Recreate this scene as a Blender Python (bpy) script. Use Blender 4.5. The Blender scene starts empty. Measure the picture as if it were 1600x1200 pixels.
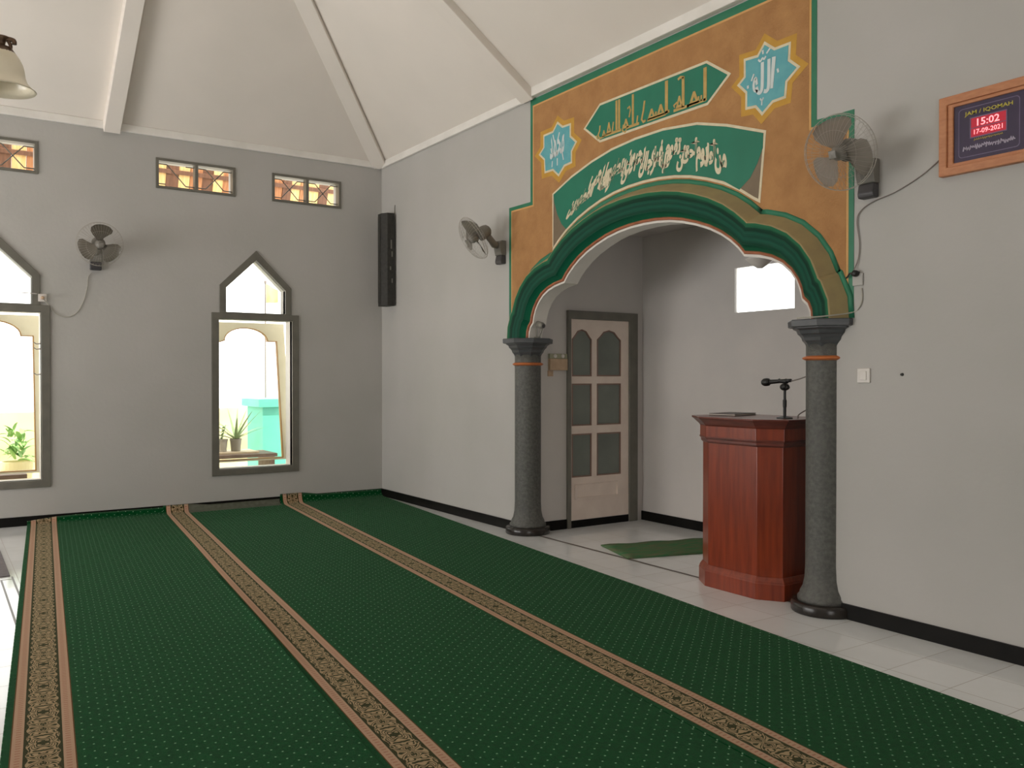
import bpy, bmesh, math, random, unicodedata
from mathutils import Vector, Matrix
from mathutils.geometry import tessellate_polygon

SC = bpy.context.scene
COL = SC.collection
PI = math.pi
random.seed(7)

# ------------------------------------------------------------------ camera
YAW, PITCH = 0.59158, 0.00889
cam_d = bpy.data.cameras.new('camera')
cam_d.sensor_width = 36.0
cam_d.lens = 1350.0 / 1600.0 * 36.0
cam_d.clip_start = 0.05
cam = bpy.data.objects.new('camera', cam_d)
COL.objects.link(cam)
fw0 = Vector((-math.cos(YAW), math.sin(YAW), 0))
rt = Vector((math.sin(YAW), math.cos(YAW), 0))
fw = fw0 * math.cos(PITCH) + Vector((0, 0, math.sin(-PITCH)))
up = rt.cross(fw)
m3 = Matrix((rt, up, -fw)).transposed()
cam.matrix_world = Matrix.Translation((9.252, -4.38, 1.4)) @ m3.to_4x4()
SC.camera = cam

# ------------------------------------------------------------------ world, daylight, exposure
SC.view_settings.view_transform = 'Standard'
SC.view_settings.look = 'None'
SC.view_settings.gamma = 1.0
SC.view_settings.exposure = 0.0
SC.view_settings.use_curve_mapping = False
world = bpy.data.worlds.new('world')
SC.world = world
world.use_nodes = True
bg = world.node_tree.nodes['Background']
bg.inputs[0].default_value = (1.0, 0.985, 0.965, 1)
bg.inputs[1].default_value = 3.4


def area(name, loc, rot, sx, sy, power, color=(1, 0.975, 0.945)):
    l = bpy.data.lights.new(name, 'AREA')
    l.shape = 'RECTANGLE'
    l.size, l.size_y = sx, sy
    l.energy = power
    l.color = color
    o = bpy.data.objects.new(name, l)
    o.location = loc
    o.rotation_euler = rot
    COL.objects.link(o)
    return o


# daylight coming in at the doorways of the wall opposite the niche
# (the light comes up off the sunlit ground outside, so it leans towards the ceiling)
for _x, _p in ((1.6, 150), (4.3, 97)):
    area('doorway_daylight', (_x, -9.1, 1.2), (PI / 2 + 0.95, 0, 0), 1.7, 2.0, _p)
area('rear_fill_light', (13.1, -5.6, 1.2), (PI / 2 + 0.9, 0, PI / 2), 1.8, 2.0, 45)  # added fill lamp at an unseen rear opening, brightens the window wall
# high sun over the roof; it reaches the yard beyond the window wall
_s = bpy.data.lights.new('sun', 'SUN')
_s.energy = 7.0
_s.color = (1, 0.96, 0.88)
_s.angle = math.radians(1.0)
sun = bpy.data.objects.new('sun', _s)
sun.rotation_euler = Vector((0.34, -0.1, 0.93)).to_track_quat('Z', 'Y').to_euler()
COL.objects.link(sun)


def portal(name, loc, rot, sx, sy):
    """guides the sky light through an opening; gives off nothing itself"""
    o = area(name, loc, rot, sx, sy, 1)
    o.data.cycles.is_portal = True


for _y in (-1.48, -3.915):
    portal('window_portal', (-0.17, _y, 1.5), (PI / 2, 0, -PI / 2), 0.95, 2.4)
portal('niche_portal', (4.43, 1.53, 2.14), (-PI / 2, 0, 0), 0.64, 0.4)


# ------------------------------------------------------------------ materials
def mat(name, color, rough=0.6, color2=None, scale=6.0, stretch=(1, 1, 1), bump=0.0, bscale=None, spec=0.5,
        metal=0.0, emit=None, estr=0.0, contrast=(0.35, 0.65), detail=4.0, coat=0.0):
    m = bpy.data.materials.new(name)
    m.use_nodes = True
    nt = m.node_tree
    b = nt.nodes['Principled BSDF']
    b.inputs['Roughness'].default_value = rough
    b.inputs['Specular IOR Level'].default_value = spec
    b.inputs['Metallic'].default_value = metal
    b.inputs['Coat Weight'].default_value = coat
    b.inputs['Coat Roughness'].default_value = 0.15
    c1 = (*color, 1)
    c2 = (*(color2 or tuple(min(1, c * 0.93) for c in color)), 1)
    tc = nt.nodes.new('ShaderNodeTexCoord')
    mp = nt.nodes.new('ShaderNodeMapping')
    mp.inputs['Scale'].default_value = stretch
    nt.links.new(tc.outputs['Object'], mp.inputs[0])
    n = nt.nodes.new('ShaderNodeTexNoise')
    n.inputs['Scale'].default_value = scale
    n.inputs['Detail'].default_value = detail
    nt.links.new(mp.outputs[0], n.inputs['Vector'])
    r = nt.nodes.new('ShaderNodeValToRGB')
    r.color_ramp.elements[0].position = contrast[0]
    r.color_ramp.elements[1].position = contrast[1]
    r.color_ramp.elements[0].color = c2
    r.color_ramp.elements[1].color = c1
    nt.links.new(n.outputs['Fac'], r.inputs[0])
    nt.links.new(r.outputs[0], b.inputs['Base Color'])
    if bump:
        n2 = nt.nodes.new('ShaderNodeTexNoise')
        n2.inputs['Scale'].default_value = bscale or scale * 6
        n2.inputs['Detail'].default_value = 5
        nt.links.new(mp.outputs[0], n2.inputs['Vector'])
        bp = nt.nodes.new('ShaderNodeBump')
        bp.inputs['Strength'].default_value = bump
        bp.inputs['Distance'].default_value = 0.01
        nt.links.new(n2.outputs['Fac'], bp.inputs['Height'])
        nt.links.new(bp.outputs[0], b.inputs['Normal'])
    if emit:
        b.inputs['Emission Color'].default_value = (*emit, 1)
        b.inputs['Emission Strength'].default_value = estr
    return m


def L(r, g, b):
    """sRGB 0-255 to linear"""
    f = lambda c: (c / 255 / 12.92) if c <= 10.31 else ((c / 255 + 0.055) / 1.055) ** 2.4
    return (f(r), f(g), f(b))


M = {}
M['wall'] = mat('grey_white_wall_paint', L(190, 187, 183), 0.75, L(184, 182, 177), 1.3, bump=0.12, bscale=26, spec=0.25)
M['niche'] = mat('niche_white_paint', L(212, 206, 201), 0.7, L(204, 199, 195), 1.6, bump=0.1, bscale=24, spec=0.3)
M['ceil'] = mat('ceiling_paint', L(236, 228, 219), 0.85, L(229, 222, 213), 0.9, bump=0.1, bscale=14, spec=0.15)
M['cornice'] = mat('cornice_white_paint', L(240, 236, 230), 0.55, L(230, 226, 219), 4)
M['soffit'] = mat('arch_soffit_white', L(233, 228, 220), 0.55, L(224, 219, 210), 5, bump=0.1)
M['black_tile'] = mat('black_skirting_tile', L(24, 22, 20), 0.45, L(17, 16, 14), 9, spec=0.12)
M['frame_grey'] = mat('dark_grey_gloss_paint', L(116, 113, 103), 0.5, L(106, 103, 94), 8)
M['col_grey'] = mat('grey_textured_column_paint', L(100, 100, 95), 0.5, L(80, 80, 76), 45, bump=0.5, bscale=120)
M['cap_grey'] = mat('dark_grey_capital_paint', L(82, 84, 86), 0.4, L(70, 72, 74), 14, stretch=(1, 1, 4))
M['base_black'] = mat('black_gloss_base', L(44, 39, 35), 0.25, L(34, 30, 27), 8)
M['orange'] = mat('orange_paint', L(205, 118, 62), 0.45, L(190, 105, 58), 10)
M['rim_orange'] = mat('terracotta_orange_paint', L(186, 116, 84), 0.5, L(165, 98, 66), 16)
M['arch_green'] = mat('arch_green_gloss', L(20, 98, 68), 0.4, L(16, 88, 60), 9)
M['mural_green'] = mat('mural_green', L(44, 124, 92), 0.5, L(36, 116, 84), 7)
M['fill_green'] = mat('cartouche_green', L(24, 122, 96), 0.5, L(16, 114, 88), 4)
M['ochre'] = mat('ochre_rough_paint', L(188, 140, 88), 0.8, L(164, 116, 70), 7, bump=0.6, bscale=60, contrast=(0.25, 0.75), detail=8)
M['ochre_light'] = mat('light_ochre_line', L(216, 168, 108), 0.7, L(208, 160, 98), 9)
M['yellow_halo'] = mat('yellow_ochre_halo', L(204, 156, 62), 0.7, L(194, 146, 56), 12)
M['olive'] = mat('olive_gold_paint', L(160, 142, 98), 0.55, L(150, 132, 94), 10)
M['cream'] = mat('cream_outline_paint', L(226, 214, 184), 0.6, L(216, 203, 172), 18)
M['brown'] = mat('brown_grey_paint', L(126, 110, 88), 0.6, L(118, 101, 80), 9)
M['gold_letter'] = mat('gold_lettering', L(196, 164, 96), 0.5, L(186, 152, 84), 24)
M['aqua'] = mat('aqua_blue_paint', L(102, 176, 182), 0.5, L(90, 166, 176), 15)
M['white_letter'] = mat('white_lettering', L(216, 224, 222), 0.5)
M['wood_red'] = mat('reddish_brown_varnished_wood', L(152, 62, 28), 0.3, L(106, 33, 13), 4, stretch=(9, 9, 0.7), bump=0.06, bscale=22, contrast=(0.2, 0.8), detail=6, coat=0.35)
M['wood_dark'] = mat('dark_red_wood_moulding', L(116, 52, 38), 0.32, L(88, 36, 26), 4, stretch=(2, 2, 14), coat=0.3)
M['frame_wood'] = mat('light_oak_frame', L(202, 140, 98), 0.45, L(178, 112, 72), 7, stretch=(3, 3, 9), contrast=(0.2, 0.8))
M['door_paint'] = mat('cream_pink_door_paint', L(238, 222, 209), 0.5, L(230, 213, 200), 7)
M['door_trim'] = mat('brownish_glazing_bead', L(142, 112, 98), 0.5)
M['door_glass'] = mat('grey_green_frosted_pane', L(122, 128, 120), 0.2, L(108, 114, 107), 3)
M['black'] = mat('black_plastic', L(28, 27, 26), 0.45, L(20, 20, 19), 12)
M['speaker_black'] = mat('scuffed_black_speaker', L(52, 50, 45), 0.6, L(38, 37, 33), 30, bump=0.2, bscale=160)
M['scuff'] = mat('pale_scuff', L(120, 118, 110), 0.7)
M['fan_grey'] = mat('grey_fan_plastic', L(128, 124, 116), 0.45, L(120, 116, 108), 9)
M['fan_dark'] = mat('dark_grey_fan_switch_box', L(76, 74, 76), 0.45, L(68, 66, 68), 9)
M['wire'] = mat('grey_guard_wire', L(176, 170, 160), 0.5)
M['cable_grey'] = mat('grey_cable', L(136, 126, 120), 0.6)
M['cable_pale'] = mat('pale_cable', L(176, 172, 160), 0.6)
M['white_plastic'] = mat('white_plastic', L(222, 216, 210), 0.4, L(214, 208, 200), 10)
M['tan_box'] = mat('tan_switch_box', L(200, 172, 142), 0.55, L(186, 158, 130), 20)
M['olive_box'] = mat('olive_socket_plate', L(160, 160, 134), 0.5)
M['paper'] = mat('dark_book_cover', L(86, 76, 72), 0.6)
M['page'] = mat('book_pages', L(205, 196, 186), 0.7)
M['bronze'] = mat('bronze_arm', L(110, 86, 66), 0.4, L(92, 70, 54), 20, metal=0.5)
M['frost'] = mat('frosted_cream_glass', L(240, 230, 206), 0.3, L(230, 219, 192), 9, spec=0.6)
M['navy'] = mat('navy_clock_face', L(58, 46, 76), 0.25, L(50, 40, 68), 5)
M['navy_line'] = mat('lilac_border_line', L(112, 98, 130), 0.4)
M['clock_yellow'] = mat('yellow_print', L(204, 190, 74), 0.5)
M['clock_olive'] = mat('olive_print', L(160, 140, 78), 0.5)
M['clock_white'] = mat('pale_lilac_print', L(186, 176, 196), 0.5)
M['led_back'] = mat('dark_red_display', L(130, 12, 30), 0.3, emit=(0.62, 0.01, 0.04), estr=0.45)
M['led'] = mat('lit_red_digit', L(255, 120, 130), 0.4, emit=(1.0, 0.30, 0.32), estr=1.6)
M['clear'] = None
M['leaf_board'] = mat('cream_casement_board', L(234, 229, 202), 0.5, L(228, 222, 194), 6)
M['leaf_trim'] = mat('golden_wood_bead', L(176, 134, 70), 0.5)
M['reveal'] = mat('white_reveal_paint', L(224, 220, 212), 0.6)
M['turquoise'] = mat('turquoise_wall_paint', L(106, 200, 178), 0.6, L(98, 192, 170), 4)
M['ext_cream'] = mat('cream_yard_wall', L(232, 222, 176), 0.8, L(222, 211, 164), 3)
M['pot_grey'] = mat('grey_plant_pot', L(176, 170, 158), 0.7, L(152, 146, 136), 12)
M['pot_dark'] = mat('dark_plant_pot', L(140, 134, 122), 0.7)
M['leaf'] = mat('grey_green_leaf', L(142, 160, 116), 0.5, L(122, 144, 102), 14)
M['leaf_light'] = mat('light_green_leaf', L(150, 190, 110), 0.5, L(124, 170, 92), 14)
M['soil'] = mat('dark_soil', L(70, 56, 44), 0.9)
M['brown_board'] = mat('brown_shelf_board', L(112, 92, 78), 0.6, L(94, 76, 64), 9, stretch=(3, 1, 3))
M['pale_board'] = mat('pale_plank', L(206, 188, 160), 0.6, L(188, 168, 140), 9, stretch=(3, 1, 3))
M['yellow_cloth'] = mat('yellow_flag_cloth', L(240, 236, 150), 0.8)
M['metal'] = mat('steel', L(128, 124, 116), 0.35, metal=0.7)
M['pave'] = mat('pale_yard_paving', L(206, 200, 186), 0.8, L(196, 188, 172), 3)
M['floor_patch'] = mat('dark_grey_floor_patch', L(112, 104, 106), 0.7, L(100, 92, 94), 30, bump=0.2)
M['grout'] = mat('dark_tile_line', L(92, 82, 76), 0.4, L(80, 72, 66), 20)
M['plank_light'] = mat('pale_eave_plank', L(236, 204, 146), 0.7, L(222, 182, 118), 5, stretch=(9, 9, 1))
M['plank_orange'] = mat('orange_eave_plank', L(188, 136, 92), 0.7, L(164, 108, 70), 5, stretch=(9, 9, 1))
M['plank_brown'] = mat('brown_eave_plank', L(122, 86, 64), 0.7, L(98, 68, 50), 5, stretch=(9, 9, 1))
M['ply'] = mat('white_lath', L(238, 230, 214), 0.7)
M['mat_green'] = None


def glass_mat(name, tint, alpha_mix=0.08, rough=0.02):
    m = bpy.data.materials.new(name)
    m.use_nodes = True
    nt = m.node_tree
    nt.nodes.clear()
    o = nt.nodes.new('ShaderNodeOutputMaterial')
    mx = nt.nodes.new('ShaderNodeMixShader')
    t = nt.nodes.new('ShaderNodeBsdfTransparent')
    t.inputs[0].default_value = (*tint, 1)
    g = nt.nodes.new('ShaderNodeBsdfGlossy')
    g.inputs['Roughness'].default_value = rough
    fr = nt.nodes.new('ShaderNodeFresnel')
    fr.inputs[0].default_value = 1.25
    nt.links.new(fr.outputs[0], mx.inputs[0])
    nt.links.new(t.outputs[0], mx.inputs[1])
    nt.links.new(g.outputs[0], mx.inputs[2])
    nt.links.new(mx.outputs[0], o.inputs[0])
    return m


M['clear'] = glass_mat('clear_window_glass', (0.97, 0.98, 0.97))


def translucent_plastic(name, color, opacity):
    m = mat(name, color, 0.35)
    m.node_tree.nodes['Principled BSDF'].inputs['Alpha'].default_value = opacity
    return m


M['blade'] = translucent_plastic('smoky_grey_blade_plastic', L(140, 132, 122), 0.72)
M['blade_dark'] = translucent_plastic('darker_smoky_blade_plastic', L(112, 106, 95), 0.92)


def nodes_of(m):
    nt = m.node_tree
    return nt, nt.nodes, nt.links


def math_node(nt, op, a, b=None, c=None):
    n = nt.nodes.new('ShaderNodeMath')
    n.operation = op
    for i, v in enumerate((a, b, c)):
        if v is None:
            continue
        if isinstance(v, (int, float)):
            n.inputs[i].default_value = v
        else:
            nt.links.new(v, n.inputs[i])
    return n.outputs[0]


def mix_col(nt, fac, a, b):
    n = nt.nodes.new('ShaderNodeMix')
    n.data_type = 'RGBA'
    for i, v in ((0, fac), (6, a), (7, b)):
        if isinstance(v, tuple):
            n.inputs[i].default_value = (*v, 1)
        elif isinstance(v, (int, float)):
            n.inputs[i].default_value = v
        else:
            nt.links.new(v, n.inputs[i])
    return n.outputs[2]


def tile_material():
    m = mat('glossy_white_floor_tile', L(240, 242, 243), 0.1, L(232, 234, 234), 2.2)
    nt, N, K = nodes_of(m)
    b = N['Principled BSDF']
    src = b.inputs['Base Color'].links[0].from_socket
    tc = N.new('ShaderNodeTexCoord')
    sp = N.new('ShaderNodeSeparateXYZ')
    K.new(tc.outputs['Object'], sp.inputs[0])
    lines = []
    for out, off in ((sp.outputs[0], 0.06), (sp.outputs[1], 0.29)):
        p = math_node(nt, 'PINGPONG', math_node(nt, 'ADD', out, 30 + off - 0.0), 0.15)
        lines.append(math_node(nt, 'LESS_THAN', p, 0.0018))
    ln = math_node(nt, 'MAXIMUM', lines[0], lines[1])
    # a slight tone change from tile to tile
    vx = math_node(nt, 'FLOOR', math_node(nt, 'DIVIDE', math_node(nt, 'ADD', sp.outputs[0], 30.06), 0.3))
    vy = math_node(nt, 'FLOOR', math_node(nt, 'DIVIDE', math_node(nt, 'ADD', sp.outputs[1], 30.29), 0.3))
    cb = N.new('ShaderNodeCombineXYZ')
    K.new(vx, cb.inputs[0])
    K.new(vy, cb.inputs[1])
    wn = N.new('ShaderNodeTexWhiteNoise')
    wn.noise_dimensions = '3D'
    K.new(cb.outputs[0], wn.inputs[0])
    tone = math_node(nt, 'MULTIPLY_ADD', wn.outputs[0], 0.07, 0.95)
    hsv = N.new('ShaderNodeHueSaturation')
    K.new(src, hsv.inputs['Color'])
    K.new(tone, hsv.inputs['Value'])
    c = mix_col(nt, ln, hsv.outputs[0], L(160, 154, 149))
    K.new(c, b.inputs['Base Color'])
    K.new(math_node(nt, 'MULTIPLY_ADD', ln, 0.5, 0.1), b.inputs['Roughness'])
    return m


M['tile'] = tile_material()


def carpet_material():
    """green pile with a lattice of pale dots and an ornamental tan border band; UV = metres (along, across)"""
    m = mat('green_prayer_carpet', L(12, 80, 40), 0.95, L(7, 64, 31), 60, spec=0.05, bump=0.7, bscale=420)
    nt, N, K = nodes_of(m)
    b = N['Principled BSDF']
    b.inputs['Sheen Weight'].default_value = 0.32
    b.inputs['Sheen Roughness'].default_value = 0.2
    b.inputs['Sheen Tint'].default_value = (*L(170, 205, 175), 1)
    pile = b.inputs['Base Color'].links[0].from_socket
    uv = N.new('ShaderNodeUVMap')
    sp = N.new('ShaderNodeSeparateXYZ')
    K.new(uv.outputs[0], sp.inputs[0])
    u = math_node(nt, 'ADD', sp.outputs[0], 40.0)
    w = sp.outputs[1]
    S = 0.068

    def dots(off):
        a = math_node(nt, 'SUBTRACT', math_node(nt, 'FRACT', math_node(nt, 'ADD', math_node(nt, 'DIVIDE', u, S), off)), 0.5)
        c = math_node(nt, 'SUBTRACT', math_node(nt, 'FRACT', math_node(nt, 'ADD', math_node(nt, 'DIVIDE', w, S), off)), 0.5)
        d = math_node(nt, 'SQRT', math_node(nt, 'ADD', math_node(nt, 'MULTIPLY', a, a), math_node(nt, 'MULTIPLY', c, c)))
        return math_node(nt, 'LESS_THAN', d, 0.058)

    dt = math_node(nt, 'MAXIMUM', dots(0.0), dots(0.5))
    green = mix_col(nt, dt, pile, L(150, 190, 152))
    # ornament: scroll lines on mirrored coordinates
    wc = math_node(nt, 'SUBTRACT', w, 0.1375)
    aw = math_node(nt, 'ABSOLUTE', wc)
    pu = math_node(nt, 'PINGPONG', u, 0.17)
    cb = N.new('ShaderNodeCombineXYZ')
    K.new(math_node(nt, 'MULTIPLY', pu, 0.8), cb.inputs[0])
    K.new(aw, cb.inputs[1])
    ns = N.new('ShaderNodeTexNoise')
    ns.inputs['Scale'].default_value = 15
    ns.inputs['Detail'].default_value = 0.6
    ns.inputs['Distortion'].default_value = 1.1
    K.new(cb.outputs[0], ns.inputs['Vector'])
    wave = math_node(nt, 'SINE', math_node(nt, 'MULTIPLY', ns.outputs['Fac'], 64))
    scroll = math_node(nt, 'GREATER_THAN', wave, -0.25)
    edgewob = math_node(nt, 'MULTIPLY_ADD', math_node(nt, 'SINE', math_node(nt, 'MULTIPLY', u, 2 * PI / 0.085)), 0.0045, 0.0535)
    inside = math_node(nt, 'LESS_THAN', aw, edgewob)
    scroll = math_node(nt, 'MULTIPLY', scroll, inside)
    motif = mix_col(nt, scroll, L(60, 52, 26), L(186, 160, 126))
    # pink side bands with fine red ticks
    tick = math_node(nt, 'LESS_THAN', math_node(nt, 'FRACT', math_node(nt, 'DIVIDE', u, 0.024)), 0.3)
    bandmid = math_node(nt, 'LESS_THAN', math_node(nt, 'ABSOLUTE', math_node(nt, 'SUBTRACT', aw, 0.084)), 0.009)
    tk = math_node(nt, 'MULTIPLY', math_node(nt, 'MULTIPLY', tick, bandmid), 0.55)
    pink = mix_col(nt, tk, L(202, 164, 138), L(164, 66, 54))
    isband = math_node(nt, 'GREATER_THAN', aw, 0.066)
    edge = math_node(nt, 'GREATER_THAN', aw, 0.105)
    band = mix_col(nt, isband, motif, pink)
    band = mix_col(nt, edge, band, L(110, 66, 34))
    instripe = math_node(nt, 'LESS_THAN', aw, 0.1095)
    col = mix_col(nt, instripe, green, band)
    K.new(col, b.inputs['Base Color'])
    return m


M['carpet'] = carpet_material()
M['rug'] = mat('green_woven_mat', L(60, 128, 84), 0.9, L(120, 116, 90), 5, stretch=(6, 1, 1), bump=0.5, bscale=80, spec=0.1, contrast=(0.3, 0.7))
M['backing'] = mat('grey_carpet_backing', L(96, 98, 86), 0.9, L(84, 88, 74), 30)


def arch_stripe_material():
    """brush-streaked green: bands of dark and mid green that follow the moulding (UV v runs across it)"""
    m = mat('streaked_green_moulding', L(20, 98, 68), 0.55, spec=0.18)
    nt, N, K = nodes_of(m)
    b = N['Principled BSDF']
    uv = N.new('ShaderNodeUVMap')
    mp = N.new('ShaderNodeMapping')
    mp.inputs['Scale'].default_value = (0.9, 9, 1)
    K.new(uv.outputs[0], mp.inputs[0])
    n = N.new('ShaderNodeTexNoise')
    n.inputs['Scale'].default_value = 4.0
    n.inputs['Detail'].default_value = 6
    K.new(mp.outputs[0], n.inputs['Vector'])
    sp = N.new('ShaderNodeSeparateXYZ')
    K.new(uv.outputs[0], sp.inputs[0])
    r = N.new('ShaderNodeValToRGB')
    els = r.color_ramp.elements
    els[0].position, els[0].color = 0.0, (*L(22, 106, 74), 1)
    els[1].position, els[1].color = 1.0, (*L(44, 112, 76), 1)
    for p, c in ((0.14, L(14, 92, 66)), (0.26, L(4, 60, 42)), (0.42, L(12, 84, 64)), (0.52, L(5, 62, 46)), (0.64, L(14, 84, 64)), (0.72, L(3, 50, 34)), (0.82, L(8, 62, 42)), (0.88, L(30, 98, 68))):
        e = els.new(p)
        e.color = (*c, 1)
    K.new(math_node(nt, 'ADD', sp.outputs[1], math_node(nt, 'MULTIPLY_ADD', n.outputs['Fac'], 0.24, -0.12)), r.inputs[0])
    K.new(r.outputs[0], b.inputs['Base Color'])
    return m


M['arch_streak'] = arch_stripe_material()


# ------------------------------------------------------------------ mesh helpers
def obj(name, bm, m, parent=None, smooth=False, matrix=None, bevel=0.0):
    me = bpy.data.meshes.new(name)
    bmesh.ops.recalc_face_normals(bm, faces=bm.faces[:])
    bm.to_mesh(me)
    bm.free()
    if m is not None:
        for x in (m if isinstance(m, (list, tuple)) else [m]):
            me.materials.append(x)
    if smooth:
        for p in me.polygons:
            p.use_smooth = True
    o = bpy.data.objects.new(name, me)
    COL.objects.link(o)
    if parent is not None:
        o.parent = parent
    if matrix is not None:
        o.matrix_local = matrix
    if bevel:
        md = o.modifiers.new('bevel', 'BEVEL')
        md.width = bevel
        md.segments = 2
        md.limit_method = 'ANGLE'
    return o


def tag(o, label, cat, group=None):
    o['label'] = label
    o['category'] = cat
    if group:
        o['group'] = group
    return o


def thing(name, label, cat, loc=(0, 0, 0), rot=(0, 0, 0), group=None):
    o = bpy.data.objects.new(name, None)
    o.empty_display_size = 0.1
    COL.objects.link(o)
    o.location = loc
    o.rotation_euler = rot
    return tag(o, label, cat, group)


def struct(o):
    o['kind'] = 'structure'
    return o


def box(bm, x0, x1, y0, y1, z0, z1, mi=0, mtx=None):
    co = [(x0, y0, z0), (x1, y0, z0), (x1, y1, z0), (x0, y1, z0), (x0, y0, z1), (x1, y0, z1), (x1, y1, z1), (x0, y1, z1)]
    vs = [bm.verts.new(mtx @ Vector(c) if mtx else c) for c in co]
    for f in ((0, 3, 2, 1), (4, 5, 6, 7), (0, 1, 5, 4), (1, 2, 6, 5), (2, 3, 7, 6), (3, 0, 4, 7)):
        fc = bm.faces.new([vs[i] for i in f])
        fc.material_index = mi
    return vs


def bx(*a, **k):
    bm = bmesh.new()
    box(bm, *a, **k)
    return bm


def lathe(bm, prof, seg=32, mtx=None, cap=True, a0=0.0, a1=2 * PI):
    """profile of (r, z) around local z"""
    full = abs(a1 - a0 - 2 * PI) < 1e-6
    rings = []
    n = seg if full else seg + 1
    for r, z in prof:
        ring = []
        for i in range(n):
            a = a0 + (a1 - a0) * i / seg
            p = Vector((r * math.cos(a), r * math.sin(a), z))
            ring.append(bm.verts.new(mtx @ p if mtx else p))
        rings.append(ring)
    for k in range(len(rings) - 1):
        for i in range(seg):
            j = (i + 1) % n
            bm.faces.new((rings[k][i], rings[k][j], rings[k + 1][j], rings[k + 1][i]))
    if cap:
        for ring in (rings[0], rings[-1]):
            if (ring[0].co - ring[seg // 2].co).length > 1e-5:
                bm.faces.new(ring)
    return bm


def tube(bm, pts, r, seg=8, closed=False, rads=None):
    pts = [Vector(p) for p in pts]
    n = len(pts)
    rings = []
    prev = None
    for i, p in enumerate(pts):
        if closed:
            t = (pts[(i + 1) % n] - pts[i - 1]).normalized()
        else:
            t = (pts[min(i + 1, n - 1)] - pts[max(i - 1, 0)]).normalized()
        ref = prev if prev is not None else (Vector((0, 0, 1)) if abs(t.z) < 0.9 else Vector((1, 0, 0)))
        a = (ref - t * ref.dot(t)).normalized()
        b = t.cross(a)
        prev = a
        rr = rads[i] if rads else r
        rings.append([bm.verts.new(p + (a * math.cos(2 * PI * k / seg) + b * math.sin(2 * PI * k / seg)) * rr) for k in range(seg)])
    m = n if closed else n - 1
    for i in range(m):
        A, B = rings[i], rings[(i + 1) % n]
        for k in range(seg):
            bm.faces.new((A[k], A[(k + 1) % seg], B[(k + 1) % seg], B[k]))
    if not closed:
        bm.faces.new(rings[0])
        bm.faces.new(rings[-1])
    return bm


def smooth_path(pts, n=8):
    """Catmull-Rom through the points"""
    P = [Vector(p) for p in pts]
    P = [P[0] * 2 - P[1]] + P + [P[-1] * 2 - P[-2]]
    out = []
    for i in range(1, len(P) - 2):
        for k in range(n):
            t = k / n
            a, b, c, d = P[i - 1], P[i], P[i + 1], P[i + 2]
            out.append(0.5 * ((2 * b) + (c - a) * t + (2 * a - 5 * b + 4 * c - d) * t * t + (3 * b - a - 3 * c + d) * t ** 3))
    out.append(P[-2])
    return out


def poly_holes(bm, outer, holes, to3, d0, d1):
    """slab with holes; to3(a, b, d) maps plane coordinates and depth to 3D"""
    loops = [outer] + list(holes)
    tris = tessellate_polygon([[Vector((a, b, 0)) for a, b in lp] for lp in loops])
    flat = [p for lp in loops for p in lp]
    V0 = [bm.verts.new(to3(a, b, d0)) for a, b in flat]
    V1 = [bm.verts.new(to3(a, b, d1)) for a, b in flat]
    for t in tris:
        bm.faces.new([V0[i] for i in t])
        bm.faces.new([V1[i] for i in reversed(t)])
    k = 0
    for lp in loops:
        n = len(lp)
        for i in range(n):
            j = (i + 1) % n
            bm.faces.new((V0[k + i], V0[k + j], V1[k + j], V1[k + i]))
        k += n
    return bm


W_RIGHT = lambda a, b, d: (a, d, b)      # the wall with the niche: a = x, b = z, depth along y
W_LEFT = lambda a, b, d: (d, a, b)       # the window wall: a = y, b = z, depth along x


def prism(poly, d0, d1, to3=W_RIGHT):
    return poly_holes(bmesh.new(), poly, [], to3, d0, d1)


def offset_poly(P, d, closed=True):
    """mitred offset of a 2D polyline to its left"""
    n = len(P)
    out = []
    for i in range(n):
        if closed:
            a, b, c = P[i - 1], P[i], P[(i + 1) % n]
        else:
            a, b, c = P[max(i - 1, 0)], P[i], P[min(i + 1, n - 1)]
        d1 = Vector((b[0] - a[0], b[1] - a[1]))
        d2 = Vector((c[0] - b[0], c[1] - b[1]))
        if d1.length < 1e-9:
            d1 = d2
        if d2.length < 1e-9:
            d2 = d1
        d1.normalize()
        d2.normalize()
        n1, n2 = Vector((-d1.y, d1.x)), Vector((-d2.y, d2.x))
        mm = n1 + n2
        mm.normalize()
        k = 1 / max(0.45, mm.dot(n1))
        out.append((b[0] + mm.x * d * k, b[1] + mm.y * d * k))
    return out


def area2(P):
    return sum(P[i - 1][0] * P[i][1] - P[i][0] * P[i - 1][1] for i in range(len(P))) / 2


def inset(P, d):
    return offset_poly(P, d if area2(P) > 0 else -d)


# ------------------------------------------------------------------ lettering
RIGHT_ONLY = set('اأإآدذرزوةى')


def shape_arabic(text):
    out = []
    words = text.split(' ')
    for wd in words:
        s = ''
        for i, ch in enumerate(wd):
            base = unicodedata.name(ch)
            prev_joins = i > 0 and wd[i - 1] not in RIGHT_ONLY
            nxt = i < len(wd) - 1
            if ch in RIGHT_ONLY:
                form = 'FINAL' if prev_joins else 'ISOLATED'
            else:
                form = ('MEDIAL' if nxt else 'FINAL') if prev_joins else ('INITIAL' if nxt else 'ISOLATED')
            try:
                s += unicodedata.lookup('%s %s FORM' % (base, form))
            except KeyError:
                s += ch
        out.append(s[::-1])
    return ' '.join(reversed(out))


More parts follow.
